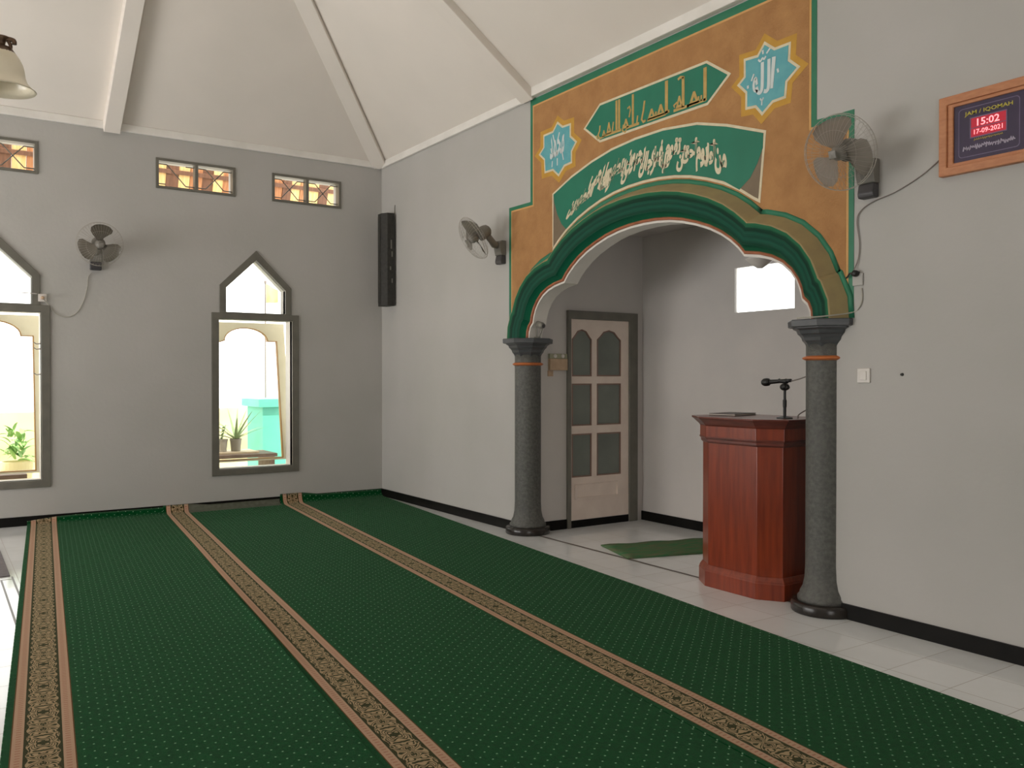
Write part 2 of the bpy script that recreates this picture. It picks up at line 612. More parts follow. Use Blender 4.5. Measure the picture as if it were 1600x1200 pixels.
def text_mesh(s, size=1.0, bold=0.0, ext=0.0, spacing=1.0, shear=0.0):
    c = bpy.data.curves.new('lettering', 'FONT')
    c.body = s
    c.size = size
    c.offset = bold
    c.extrude = ext
    c.space_character = spacing
    c.shear = shear
    c.resolution_u = 2
    o = bpy.data.objects.new('lettering', c)
    COL.objects.link(o)
    bpy.context.view_layer.update()
    dg = bpy.context.evaluated_depsgraph_get()
    me = bpy.data.meshes.new_from_object(o.evaluated_get(dg))
    bpy.data.objects.remove(o)
    bpy.data.curves.remove(c)
    return me


def place_text(me, name, m, parent, fn):
    """map glyph coordinates normalised to 0..1 in x and y, plus height w, through fn"""
    xs = [v.co.x for v in me.vertices]
    ys = [v.co.y for v in me.vertices]
    x0, x1, y0, y1 = min(xs), max(xs), min(ys), max(ys)
    for v in me.vertices:
        v.co = fn((v.co.x - x0) / (x1 - x0), (v.co.y - y0) / (y1 - y0), v.co.z)
    me.materials.clear()
    me.materials.append(m)
    o = bpy.data.objects.new(name, me)
    COL.objects.link(o)
    o.parent = parent
    return o


# ================================================================== THE SETTING
H0 = 3.87          # wall height
RX, RY = 13.0, -9.0
floor = struct(obj('floor', bx(-0.15, RX, RY, 1.51, -0.12, 0.0), M['tile']))

# --- arch curve (right half, offset from the arch axis, height), trefoil with a short lowest lobe
AX = 4.479
half = [(1.478, 1.735), (1.472, 1.79), (1.452, 1.835), (1.415, 1.868), (1.404, 1.92), (1.375, 1.985), (1.33, 2.045), (1.265, 2.1),
        (1.185, 2.14), (1.09, 2.168), (0.965, 2.188), (0.915, 2.243), (0.85, 2.296), (0.765, 2.352), (0.66, 2.404),
        (0.54, 2.448), (0.41, 2.486), (0.28, 2.511), (0.14, 2.526), (0.0, 2.53)]
arch = [(AX + a, z) for a, z in half] + [(AX - a, z) for a, z in reversed(half[:-1])]      # right to left over the top

NX0, NX1, NY, NH = 2.95, 5.99, 1.39, 2.76       # niche
outline = [(0, 0), (NX0, 0), (NX0, 1.735)] + list(reversed(arch)) + [(NX1, 1.735), (NX1, 0), (RX, 0), (RX, H0), (0, H0)]
struct(obj('wall_right', poly_holes(bmesh.new(), outline, [], W_RIGHT, 0.0, 0.12), M['wall']))


def pointed(c):
    """hole outline of a pointed window: casement opening and transom opening above it"""
    low = [(c - 0.395, 0.42), (c + 0.395, 0.42), (c + 0.395, 2.005), (c - 0.395, 2.005)]
    top = [(c - 0.32, 2.08), (c + 0.32, 2.08), (c + 0.32, 2.335), (c, 2.645), (c - 0.32, 2.335)]
    return low, top


WIN = (-1.48, -3.915)
VENT = (-0.905, -2.095, -3.935)
holes = []
for c in WIN:
    holes += list(pointed(c))
for c in VENT:
    holes.append([(c - 0.37, 3.328), (c + 0.37, 3.328), (c + 0.37, 3.582), (c - 0.37, 3.582)])
struct(obj('wall_left', poly_holes(bmesh.new(), [(RY, 0), (0.12, 0), (0.12, H0), (RY, H0)], holes, W_LEFT, 0.0, -0.15), M['wall']))

# --- unseen walls, with openings for the daylight and the added rear fill lamp
W_F = lambda a, b, d: (a, RY + d, b)
fo = [(-0.15, 0)]
for x in (1.6, 4.3):
    fo += [(x - 0.9, 0), (x - 0.9, 2.4), (x + 0.9, 2.4), (x + 0.9, 0)]
fo += [(RX, 0), (RX, H0), (-0.15, H0)]
struct(obj('wall_front', poly_holes(bmesh.new(), fo, [], W_F, 0.0, -0.15), M['wall']))
W_B = lambda a, b, d: (RX + d, a, b)
struct(obj('wall_back', poly_holes(bmesh.new(), [(RY, 0), (-6.6, 0), (-6.6, 2.4), (-4.6, 2.4), (-4.6, 0), (0.12, 0), (0.12, H0), (RY, H0)], [], W_B, 0.0, 0.15), M['wall']))

# --- niche
struct(obj('wall_niche_left', bx(NX0 - 0.12, NX0, 0.12, NY, 0, NH), M['niche']))
struct(obj('wall_niche_right', bx(NX1, NX1 + 0.12, 0.12, NY, 0, NH), M['niche']))
nw = [(4.117, 1.95), (4.742, 1.95), (4.742, 2.335), (4.117, 2.335)]
struct(obj('wall_niche_back', poly_holes(bmesh.new(), [(NX0 - 0.12, 0), (NX1 + 0.12, 0), (NX1 + 0.12, NH), (NX0 - 0.12, NH)], [nw], W_RIGHT, NY, NY + 0.04), M['niche']))
struct(obj('ceiling_niche', bx(NX0 - 0.12, NX1 + 0.12, 0.12, NY + 0.12, NH, NH + 0.08), M['niche']))
w6 = struct(obj('window_6', bx(4.117, 4.742, NY + 0.02, NY + 0.024, 1.95, 2.335), M['clear']))

# --- pyramid ceiling over the hall, flat behind the camera
S = 0.72
A9 = 9.0
ap = (4.5, -4.5, H0 + S * 4.5)
bm = bmesh.new()
cs = [(0, 0, H0), (A9, 0, H0), (A9, -9, H0), (0, -9, H0)]
vb = [bm.verts.new(c) for c in cs]
va = bm.verts.new(ap)
for i in range(4):
    bm.faces.new((vb[i], vb[(i + 1) % 4], va))
co = obj('ceiling', bm, M['ceil'])
md = co.modifiers.new('thickness', 'SOLIDIFY')
md.thickness = 0.1
md.offset = 1.0
struct(co)
struct(obj('ceiling_rear', bx(A9, RX + 0.15, RY, 0.12, H0, H0 + 0.1), M['ceil']))


def beam(name, p0, p1, w, d, upv):
    """rafter casing between two points on the ceiling slope"""
    p0, p1 = Vector(p0), Vector(p1)
    t = (p1 - p0).normalized()
    s = t.cross(Vector(upv)).normalized()
    n = s.cross(t).normalized()
    bm = bmesh.new()
    vs = []
    for p in (p0, p1):
        for a, b in ((-1, -1), (1, -1), (1, 1), (-1, 1)):
            vs.append(bm.verts.new(p + s * (a * w / 2) + n * (b * d / 2)))
    for f in ((0, 1, 2, 3), (4, 7, 6, 5), (0, 4, 5, 1), (1, 5, 6, 2), (2, 6, 7, 3), (3, 7, 4, 0)):
        bm.faces.new([vs[i] for i in f])
    return struct(obj(name, bm, M['ceil'], bevel=0.006))


zf = lambda k: H0 + S * k
beam('trim_1', (0.005, -2.905, zf(0) - 0.03), (2.9, -2.905, zf(2.9) - 0.03), 0.15, 0.16, (0, 0, 1))
beam('trim_2', (3.02, -0.005, zf(0) - 0.03), (3.02, -3.0, zf(3.0) - 0.03), 0.17, 0.09, (0, 0, 1))
beam('trim_3', (0.03, -0.03, zf(0) - 0.02), (4.45, -4.45, zf(4.45) - 0.02), 0.17, 0.09, (0, 0, 1))
beam('trim_4', (0.005, -5.95, zf(0) - 0.03), (2.9, -5.95, zf(2.9) - 0.03), 0.15, 0.16, (0, 0, 1))
beam('trim_5', (5.95, -0.005, zf(0)), (5.95, -3.0, zf(3.0)), 0.13, 0.07, (0, 0, 1))

# cornice strips
struct(obj('trim_6', bx(0.0, 0.035, RY, -0.02, H0 - 0.055, H0 + 0.02), M['cornice'], bevel=0.006))
struct(obj('trim_7', bx(0.04, 2.93, -0.035, 0.0, H0 - 0.055, H0 + 0.02), M['cornice'], bevel=0.006))
struct(obj('trim_8', bx(3.03, 9.0, -0.05, 0.0, H0 - 0.04, H0 + 0.045), M['cornice'], bevel=0.006))

# baseboards
BH = 0.087
struct(obj('baseboard_left', bx(0.0, 0.012, RY, -0.012, 0, BH), M['black_tile']))
struct(obj('baseboard_right', bx(0.0, 2.84, -0.012, 0.0, 0, BH), M['black_tile']))
struct(obj('baseboard_right_far', bx(6.1, RX, -0.012, 0.0, 0, BH), M['black_tile']))
struct(obj('baseboard_niche_left', bx(NX0, NX0 + 0.012, 0.13, 0.452, 0, BH), M['black_tile']))
struct(obj('baseboard_niche_back', bx(NX0 + 0.0, NX1, NY - 0.012, NY, 0, BH), M['black_tile']))
struct(obj('baseboard_niche_right', bx(NX1 - 0.012, NX1, 0.13, NY - 0.012, 0, BH), M['black_tile']))
# dark inlaid lines in the tiling
struct(obj('trim_9', bx(2.93, 6.0, 0.028, 0.055, -0.002, 0.0015), M['grout']))
bm = bmesh.new()
box(bm, 2.3, 9.0, -3.926, -3.914, -0.002, 0.0012)
box(bm, 2.39, 9.0, -3.996, -3.984, -0.002, 0.0012)
box(bm, 2.38, 2.392, -3.996, -3.914, -0.002, 0.0012)
struct(obj('trim_10', bm, M['grout']))


# --- pointed windows
def pointed_window(n, c, hooks):
    low, top = pointed(c)
    F0, F1 = 0.018, -0.06
    bm = bmesh.new()
    lo = [(c - 0.47, 0.352), (c + 0.47, 0.352), (c + 0.47, 2.07), (c - 0.47, 2.07)]
    poly_holes(bm, lo, [low], W_LEFT, F0, F1)
    poly_holes(bm, [(c - 0.387, 2.07), (c + 0.387, 2.07), (c + 0.387, 2.362), (c, 2.748), (c - 0.387, 2.362)], [top], W_LEFT, F0 - 0.001, F1)
    w = struct(obj('window_%d' % n, bm, M['frame_grey'], bevel=0.003))
    # reveal lining behind the frame
    bm = bmesh.new()
    out = [(c - 0.45, 0.37), (c + 0.45, 0.37), (c + 0.45, 2.05), (c - 0.45, 2.05)]
    inn = [(c - 0.394, 0.421), (c + 0.394, 0.421), (c + 0.394, 2.004), (c - 0.394, 2.004)]
    poly_holes(bm, out, [inn], W_LEFT, -0.061, -0.2)
    obj('window_reveal', bm, M['reveal'], w)
    # leaning casement board with a scalloped opening
    dx = lambda z: -0.2 - 0.22 * (z - 0.45) / 1.36
    T = lambda a, b, d: (dx(b) + d, a, b)
    cut = [(c - 0.375, 0.49), (c + 0.37, 0.49), (c + 0.37, 1.80), (c + 0.265, 1.80)]
    k = 14
    for i in range(1, k):
        a = PI * i / k
        cut.append((c + 0.02 + 0.245 * math.cos(a), 1.80 + 0.145 * math.sin(a)))
    cut += [(c - 0.225, 1.80), (c - 0.27, 1.785), (c - 0.375, 1.785)]
    bo = [(c - 0.47, 0.472), (c + 0.46, 0.472), (c + 0.46, 2.0), (c - 0.47, 2.0)]
    s = obj('casement', poly_holes(bmesh.new(), bo, [cut], T, 0.0, -0.035), M['leaf_board'], w)
    s['label'] = 'cream casement board with a scalloped opening'
    ci = inset(cut, 0.009)
    obj('opening_bead', poly_holes(bmesh.new(), cut, [ci], T, 0.006, -0.04), M['leaf_trim'], s)
    obj('casement_pane', prism(ci, -0.018, -0.021, T), M['clear'], s)
    obj('transom_pane', prism(inset(top, -0.004), -0.03, -0.033, W_LEFT), M['clear'], w)
    if hooks:
        for hz in (1.71, 1.66, 1.42):
            bm = bmesh.new()
            tube(bm, [(-0.005, c + 0.392, hz), (-0.02, c + 0.36, hz - 0.006), (-0.03, c + 0.335, hz + 0.01)], 0.005, 6)
            h = obj('window_hook', bm, M['metal'], w)
    return w


pointed_window(1, WIN[0], False)
pointed_window(2, WIN[1], True)
# stay hook of the right-hand window
# --- vents with lattice
for k, c in enumerate(VENT):
    bm = bmesh.new()
    poly_holes(bm, [(c - 0.398, 3.302), (c + 0.398, 3.302), (c + 0.398, 3.608), (c - 0.398, 3.608)],
               [[(c - 0.369, 3.329), (c - 0.016, 3.329), (c - 0.016, 3.581), (c - 0.369, 3.581)],
                [(c + 0.016, 3.329), (c + 0.369, 3.329), (c + 0.369, 3.581), (c + 0.016, 3.581)]], W_LEFT, 0.012, -0.08)
    w = struct(obj('window_%d' % (3 + k), bm, M['frame_grey'], bevel=0.002))
    bm = bmesh.new()
    for s, x0 in ((0, c - 0.369), (1, c + 0.016)):
        x1 = x0 + 0.353
        q = 0.085

        def bar(a, b):
            tube(bm, [(-0.03, a[0], a[1]), (-0.03, b[0], b[1])], 0.0055, 6)
        bar((x0, 3.555), (x0 + q, 3.555))
        bar((x0 + q, 3.555), (x1 - q, 3.355))
        bar((x1 - q, 3.355), (x1, 3.355))
        if not (k == 1 and s == 0):
            bar((x0, 3.355), (x0 + q, 3.355))
            bar((x0 + q, 3.355), (x1 - q, 3.555))
            bar((x1 - q, 3.555), (x1, 3.555))
        else:
            bar((x0, 3.355), (x0 + q * 0.8, 3.355))
            bar((x1 - q, 3.555), (x1, 3.555))
    obj('vent_lattice', bm, M['frame_grey'], w)

# --- niche door
DX = NX0
bm = bmesh.new()
T = lambda a, b, d: (DX + d, a, b)
poly_holes(bm, [(0.455, 0), (0.492, 0), (0.492, 1.93), (1.2, 1.93), (1.2, 0), (1.306, 0), (1.306, 2.006), (0.455, 2.006)], [], T, 0.03, -0.02)
door = struct(obj('door_1', bm, M['frame_grey'], bevel=0.004))
bm = bmesh.new()
box(bm, DX - 0.012, DX + 0.012, 0.492, 1.2, 0.0, 0.066)
obj('door_threshold', bm, M['black_tile'], door)
cols = ((0.508, 0.742), (0.805, 1.1))
rows = ((0.466, 0.868), (0.942, 1.332), (1.4, 1.745))
hl = []
for ci_, (a, b) in enumerate(cols):
    for ri, (z0, z1) in enumerate(rows):
        if ri < 2:
            hl.append([(a, z0), (b, z0), (b, z1), (a, z1)])
        else:
            mid, hw = (a + b) / 2, (b - a) / 2
            hl.append([(a, z0), (b, z0), (b, z1), (b - 0.25 * hw, z1 + 0.03), (mid + 0.45 * hw, z1 + 0.075), (mid, z1 + 0.092),
                       (mid - 0.45 * hw, z1 + 0.075), (a + 0.25 * hw, z1 + 0.03), (a, z1)])
leafbm = poly_holes(bmesh.new(), [(0.492, 0.07), (1.2, 0.07), (1.2, 1.928), (0.492, 1.928)], hl, T, 0.014, -0.018)
dl = obj('door_leaf', leafbm, M['door_paint'], door, bevel=0.002)
dl['label'] = 'cream painted door leaf with six frosted panes'
for h in hl:
    hi = inset(h, 0.012)
    obj('glazing_bead', poly_holes(bmesh.new(), inset(h, 0.0005), [hi], T, 0.0155, 0.0), M['door_trim'], dl)
    obj('pane', prism(hi, 0.006, 0.0, T), M['door_glass'], dl)
bm = bmesh.new()
poly_holes(bm, [(0.54, 0.262), (1.062, 0.262), (1.062, 0.4), (0.54, 0.4)], [[(0.556, 0.278), (1.046, 0.278), (1.046, 0.384), (0.556, 0.384)]], T, 0.03, 0.013)
obj('bottom_panel_moulding', bm, M['door_paint'], dl)
bm = bmesh.new()
tube(bm, [(DX + 0.014, 0.53, 1.02), (DX + 0.05, 0.53, 1.02), (DX + 0.05, 0.6, 1.02)], 0.008)
# ================================================================== MIHRAB ARCH, COLUMNS, MURAL
# moulding profile: offset from the opening edge, protrusion from the wall
at = thing('arch_moulding', 'trefoil green arch moulding with an orange rim spanning the two grey columns', 'arch', (AX, 0, 1.735))
A0 = Matrix.Translation((-AX, 0, -1.735))
arch_off = lambda d: offset_poly(arch, -d, closed=False)


def fix_feet(P):
    P = list(P)
    P[0] = (P[0][0], 1.735)
    P[-1] = (P[-1][0], 1.735)
    return P


def sweep(profile, m, name, uvs=None):
    """sweep a list of (offset, protrusion) along the arch curve; ends are closed"""
    bm = bmesh.new()
    rows_ = [[bm.verts.new((x, -p, z)) for x, z in fix_feet(arch_off(d))] for d, p in profile]
    uvl = bm.loops.layers.uv.new('UVMap')
    ln = [0.0]
    for i in range(1, len(arch)):
        ln.append(ln[-1] + math.hypot(arch[i][0] - arch[i - 1][0], arch[i][1] - arch[i - 1][1]))
    R = len(rows_)
    for r in range(R - 1):
        for i in range(len(arch) - 1):
            f = bm.faces.new((rows_[r][i], rows_[r][i + 1], rows_[r + 1][i + 1], rows_[r + 1][i]))
            f.smooth = True
            for lp, (ii, rr) in zip(f.loops, ((i, r), (i + 1, r), (i + 1, r + 1), (i, r + 1))):
                v = (profile[rr][0] - profile[0][0]) / max(1e-6, profile[-1][0] - profile[0][0])
                lp[uvl].uv = (ln[ii], v)
    for e in (0, -1):
        try:
            bm.faces.new([rw[e] for rw in rows_])
        except ValueError:
            pass
    o = obj(name, bm, m, at, matrix=A0)
    return o


prof = []
for i in range(11):
    t = i / 10
    prof.append((0.024 + (0.192 - 0.024) * t, 0.018 + 0.05 * min(1, t / 0.22) + 0.038 * t - 0.006 * math.sin(PI * t)))
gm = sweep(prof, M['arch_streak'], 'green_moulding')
gm.data.set_sharp_from_angle(angle=0.35)
gm['label'] = 'brush-streaked green face of the moulding'
om = sweep([(0.192, 0.106), (0.2, 0.102), (0.232, 0.05), (0.262, 0.004), (0.262, -0.002)], M['olive'], 'outer_edge')
om.data.set_sharp_from_angle(angle=0.35)
om['label'] = 'olive gold sloping outer edge'
rm_ = sweep([(0.004, -0.004), (0.004, 0.012), (0.008, 0.02), (0.014, 0.023), (0.02, 0.021), (0.025, 0.016), (0.025, -0.004)], M['rim_orange'], 'rim_bead')
rm_.data.set_sharp_from_angle(angle=0.6)
rm_['label'] = 'terracotta orange bead along the opening'
pl = sweep([(0.255, 0.0), (0.255, 0.0105), (0.288, 0.0105), (0.288, 0.0)], M['mural_green'], 'painted_line')
sf = sweep([(0.01, 0.004), (-0.012, 0.004), (-0.012, -0.135), (0.01, -0.135)], M['soffit'], 'soffit')
sf.data.set_sharp_from_angle(angle=0.35)
sf['label'] = 'white painted underside of the arch'


def column(x, label):
    t = thing('column', label, 'column', (x, 0.05, 0), group='columns of the niche arch')
    bm = lathe(bmesh.new(), [(0.0, 0), (0.196, 0), (0.2, 0.006), (0.2, 0.052), (0.192, 0.062), (0.165, 0.066), (0.0, 0.066)], 40, cap=False)
    obj('column_base', bm, M['base_black'], t, smooth=True, bevel=0)
    bm = lathe(bmesh.new(), [(0.162, 0.06), (0.163, 0.085), (0.15, 0.1), (0.148, 0.115), (0.132, 0.145), (0.121, 0.2), (0.117, 0.28), (0.117, 1.5),
                             (0.117, 1.6)], 40)
    obj('shaft', bm, M['col_grey'], t, smooth=True)
    bm = lathe(bmesh.new(), [(0.112, 1.494)] + [(0.117 + 0.022 * math.sin(PI * i / 8), 1.494 + 0.028 * i / 8) for i in range(9)] + [(0.112, 1.522)], 40, cap=False)
    o = obj('ring', bm, M['orange'], t, smooth=True)
    o['label'] = 'orange painted ring below the capital'
    bm = lathe(bmesh.new(), [(0.118, 1.575), (0.122, 1.585), (0.13, 1.6), (0.142, 1.612), (0.148, 1.63), (0.16, 1.645), (0.17, 1.652), (0.178, 1.672), (0.2, 1.684),
                             (0.2, 1.69)], 8, mtx=Matrix.Rotation(PI / 8, 4, 'Z'))
    lathe(bm, [(0.215, 1.69), (0.228, 1.694), (0.23, 1.728), (0.224, 1.734)], 8, mtx=Matrix.Rotation(PI / 8, 4, 'Z'))
    obj('capital', bm, M['cap_grey'], t)
    return t


column(2.913, 'grey column on a round black base, left of the niche door and prayer mat')
column(6.021, 'grey column on a round black base, directly beside the wooden pulpit')

# --- painted mural
mu = thing('wall_mural', 'ochre and green painted mural with stars and Arabic inscriptions above the arch', 'mural', (AX, 0, 1.76))
MU = Matrix.Translation((-AX, 0, -1.76))
feet = list(reversed(arch_off(0.15)))
feet = [(x, max(z, 1.76)) for x, z in feet]
panel = [(2.69, 1.76), (feet[0][0], 1.76)] + feet[1:-1] + [(feet[-1][0], 1.76), (6.238, 1.76), (6.238, 2.925), (5.985, 2.925), (5.985, 3.822), (3.028, 3.822), (3.028, 2.932), (2.69, 2.932)]
obj('green_border', prism(panel, 0.0005, -0.003), M['mural_green'], mu, matrix=MU)


def field(e):
    return [(2.728 + e, 1.78), (feet[0][0] + 0.02, 1.78)] + feet[1:-1] + [(feet[-1][0] - 0.02, 1.78), (6.204 - e, 1.78), (6.204 - e, 2.888 - e), (5.948 - e, 2.888 - e), (5.948 - e, 3.765 - e),
                                                        (3.066 + e, 3.765 - e), (3.066 + e, 2.9 - e), (2.728 + e, 2.9 - e)]


obj('border_line', prism(field(0.0), 0.0, -0.0045), M['ochre_light'], mu, matrix=MU)
of = obj('ochre_field', prism(field(0.015), 0.0, -0.006), M['ochre'], mu, matrix=MU)

# star medallions
starL = [(3.429, 3.539), (3.502, 3.485), (3.613, 3.482), (3.613, 3.378), (3.695, 3.312), (3.629, 3.245), (3.629, 3.150), (3.526, 3.141), (3.446, 3.074),
         (3.363, 3.139), (3.245, 3.139), (3.237, 3.254), (3.159, 3.316), (3.228, 3.367), (3.228, 3.472), (3.363, 3.475)]
starR = [(5.601, 3.513), (5.683, 3.448), (5.804, 3.448), (5.797, 3.342), (5.873, 3.275), (5.778, 3.208), (5.767, 3.112), (5.668, 3.109), (5.582, 3.049),
         (5.528, 3.113), (5.447, 3.120), (5.447, 3.227), (5.377, 3.297), (5.434, 3.338), (5.433, 3.453), (5.544, 3.445)]


def scaled(P, s):
    cx = sum(p[0] for p in P) / len(P)
    cy = sum(p[1] for p in P) / len(P)
    return [(cx + (x - cx) * s, cy + (y - cy) * s) for x, y in P]


def ribbon(bm, pts, w, y, cap=True):
    """flat brush stroke on the wall through (x, z) points with widths"""
    n = len(pts)
    ws = w if isinstance(w, (list, tuple)) else [w] * n
    Lp, Rp = [], []
    for i in range(n):
        a, b = pts[max(0, i - 1)], pts[min(n - 1, i + 1)]
        d = Vector((b[0] - a[0], b[1] - a[1])).normalized()
        nn = Vector((-d.y, d.x)) * ws[i] / 2
        Lp.append((pts[i][0] + nn.x, pts[i][1] + nn.y))
        Rp.append((pts[i][0] - nn.x, pts[i][1] - nn.y))
    ring = Lp + Rp[::-1]
    for i in range(n - 1):
        for (q, yy) in ((1, y), ):
            f = [bm.verts.new((p[0], y, p[1])) for p in (Lp[i], Lp[i + 1], Rp[i + 1], Rp[i])]
            g = [bm.verts.new((p[0], y + 0.002, p[1])) for p in (Lp[i], Lp[i + 1], Rp[i + 1], Rp[i])]
            bm.faces.new(f)
            bm.faces.new(g[::-1])
            for j in range(4):
                bm.faces.new((f[j], f[(j + 1) % 4], g[(j + 1) % 4], g[j]))


for P, lab, body in ((starL, 'aqua star medallion on the left of the mural', 'محمد'), (starR, 'aqua star medallion on the right of the mural', None)):
    yh = obj('star_halo', prism(scaled(P, 1.22), 0.0, -0.007), M['yellow_halo'], mu, matrix=MU)
    md_ = obj('star_medallion', prism(scaled(P, 1.0), 0.0, -0.0085), M['cream'], mu, matrix=MU)
    md_['label'] = lab
    obj('star_fill', prism(inset(P, 0.017), 0.0, -0.0100), M['aqua'], md_)
    cx = sum(p[0] for p in P) / 16
    cz = sum(p[1] for p in P) / 16
    if body:
        me = text_mesh(shape_arabic(body), 1.0, 0.02, 0.01)
        place_text(me, 'lettering', M['white_letter'], md_,
                   lambda a, b, h: (cx - 0.105 + 0.2 * a, -0.0115 - h * 0.05, cz - 0.08 + 0.19 * b + 0.03 * a))
        for pts in ([(-0.06, 0.13), (-0.035, 0.05), (-0.05, -0.02)], [(0.03, 0.13), (0.005, 0.07)], [(-0.07, -0.09), (-0.075, -0.14)],
                    [(0.0, -0.08), (0.0, -0.14)], [(0.06, -0.02), (0.085, -0.11)], [(0.09, 0.1), (0.085, 0.06)], [(-0.09, 0.02), (-0.08, -0.02)]):
            bm = bmesh.new()
            ribbon(bm, [(cx + a, cz + b) for a, b in pts], 0.012, -0.0125)
            obj('vowel_mark', bm, M['white_letter'], md_)
    else:
        bm = bmesh.new()
        S_ = lambda pts, w: ribbon(bm, smooth2(pts), w, -0.0125)

        def smooth2(pts):
            return [(p.x, p.y) for p in smooth_path([(a, b, 0) for a, b in pts], 6)] if len(pts) > 2 else pts
        ribbon(bm, [(5.678, 3.392), (5.66, 3.20)], [0.03, 0.022], -0.0125)                 # alef
        S_([(5.64, 3.39), (5.637, 3.23), (5.622, 3.195), (5.6, 3.2)], 0.024)                 # first lam
        S_([(5.588, 3.385), (5.586, 3.235), (5.572, 3.2), (5.553, 3.205), (5.54, 3.24)], 0.024)   # second lam
        S_([(5.55, 3.21), (5.525, 3.225), (5.518, 3.265), (5.535, 3.3), (5.545, 3.255)], 0.018)  # heh
        S_([(5.555, 3.41), (5.572, 3.395), (5.588, 3.41), (5.602, 3.4), (5.615, 3.415)], 0.012)    # shadda
        S_([(5.52, 3.33), (5.50, 3.29)], 0.012)
        S_([(5.62, 3.43), (5.648, 3.455)], 0.012)
        S_([(5.59, 3.46), (5.594, 3.435)], 0.013)
        S_([(5.705, 3.31), (5.712, 3.285)], 0.014)
        S_([(5.57, 3.16), (5.585, 3.145), (5.597, 3.16)], 0.01)
        S_([(5.585, 3.145), (5.583, 3.115)], 0.01)
        S_([(5.47, 3.27), (5.472, 3.25)], 0.015)
        obj('lettering', bm, M['white_letter'], md_)

# hexagonal cartouche with tall Kufic letters
hexa = [(3.778, 3.392), (3.981, 3.545), (5.113, 3.54), (5.327, 3.391), (5.121, 3.237), (3.981, 3.239)]
hp = obj('upper_inscription', prism(hexa, 0.0, -0.008), M['cream'], mu, matrix=MU)
hp['label'] = 'green hexagonal plaque with tall gold angular lettering'
obj('plaque_fill', prism(inset(hexa, 0.018), 0.0, -0.0095), M['fill_green'], hp)
bm = bmesh.new()
YB = -0.0115


def bar2(x, z0, z1, w):
    ribbon(bm, [(x, z0), (x, z1)], w, YB)


def tri(x, z0, h, w, hole=True):
    P = [(x - w / 2, z0), (x + w / 2, z0), (x + w * 0.12, z0 + h), (x - w * 0.08, z0 + h)]
    if hole:
        hx = [(x - w * 0.14, z0 + 0.26 * h), (x + w * 0.16, z0 + 0.26 * h), (x + 0.02 * w, z0 + 0.6 * h)]
        poly_holes(bm, P, [hx], W_RIGHT, YB, YB + 0.002)
    else:
        poly_holes(bm, P, [], W_RIGHT, YB, YB + 0.002)


def base(x0, x1, z=3.278, w=0.02):
    ribbon(bm, [(x0, z), (x1, z)], w, YB)


bar2(5.099, 3.272, 3.497, 0.03)
base(4.93, 5.105)
tri(4.995, 3.275, 0.088, 0.095)
for q in (5.04, 5.065):
    bar2(q, 3.278, 3.318, 0.014)
bar2(4.893, 3.28, 3.492, 0.026)
ribbon(bm, [(4.9, 3.487), (4.865, 3.497), (4.842, 3.487)], 0.018, YB)
base(4.80, 4.95)
tri(4.855, 3.285, 0.085, 0.07)
ribbon(bm, [(4.835, 3.33), (4.80, 3.315), (4.812, 3.3)], 0.014, YB)
bar2(4.728, 3.28, 3.512, 0.03)
ribbon(bm, [(4.715, 3.283), (4.758, 3.29)], 0.022, YB)
tri(4.668, 3.278, 0.082, 0.085)
base(4.53, 4.72)
tri(4.573, 3.278, 0.074, 0.085)
bar2(4.62, 3.278, 3.32, 0.016)
ribbon(bm, [(4.50, 3.43), (4.487, 3.36), (4.468, 3.30), (4.488, 3.275), (4.51, 3.285)], 0.018, YB)
bar2(4.372, 3.285, 3.512, 0.022)
base(4.30, 4.44)
ribbon(bm, [(4.415, 3.285), (4.425, 3.34)], 0.014, YB)
ribbon(bm, [(4.31, 3.42), (4.335, 3.43), (4.345, 3.40), (4.33, 3.35)], 0.014, YB)
tri(4.293, 3.278, 0.07, 0.07)
ribbon(bm, [(4.265, 3.31), (4.255, 3.265), (4.285, 3.25), (4.30, 3.27)], 0.013, YB)
bar2(4.185, 3.284, 3.515, 0.022)
bar2(4.216, 3.284, 3.515, 0.022)
base(4.05, 4.24)
tri(4.095, 3.28, 0.09, 0.06)
ribbon(bm, [(4.135, 3.285), (4.15, 3.36)], 0.014, YB)
tri(4.035, 3.272, 0.05, 0.05)
ribbon(bm, [(4.04, 3.275), (3.985, 3.268), (3.965, 3.3), (3.985, 3.33), (3.99, 3.37)], 0.015, YB)
ribbon(bm, [(3.96, 3.27), (3.94, 3.30)], 0.013, YB)
obj('lettering', bm, M['gold_letter'], hp)

# curved cartouche
low_arc = [(x, z) for x, z in arch_off(0.298) if 3.36 < x < 5.57 and z > 2.4]      # right to left
cart = [(3.356, 2.46)]
cart = [(3.356, 2.945), (3.617, 3.047), (3.876, 3.117), (4.12, 3.162), (4.395, 3.183), (4.692, 3.183), (5.024, 3.145), (5.294, 3.068), (5.615, 2.95), (5.569, 2.50)] + low_arc + [(3.36, 2.46)]
lp_ = obj('lower_inscription', prism(cart, 0.0, -0.008), M['cream'], mu, matrix=MU)
lp_['label'] = 'curved green band with cream Arabic lettering over the arch'
cin = inset(cart, 0.018)
obj('corner_ground', prism(cin, 0.0, -0.0092), M['brown'], lp_)
arc_in = [(x, z) for x, z in arch_off(0.318) if 3.60 < x < 5.37 and z > 2.4]
green_in = [(3.376, 2.935), (3.62, 3.028), (3.88, 3.098), (4.12, 3.143), (4.395, 3.164), (4.692, 3.164), (5.02, 3.126), (5.29, 3.05), (5.594, 2.936), (5.59, 2.845), (5.55, 2.76), (5.49, 2.675), (5.40, 2.615)] \
    + arc_in + [(3.55, 2.62), (3.49, 2.67), (3.43, 2.76), (3.39, 2.86)]
obj('band_fill', prism(green_in, 0.0, -0.0105), M['fill_green'], lp_)
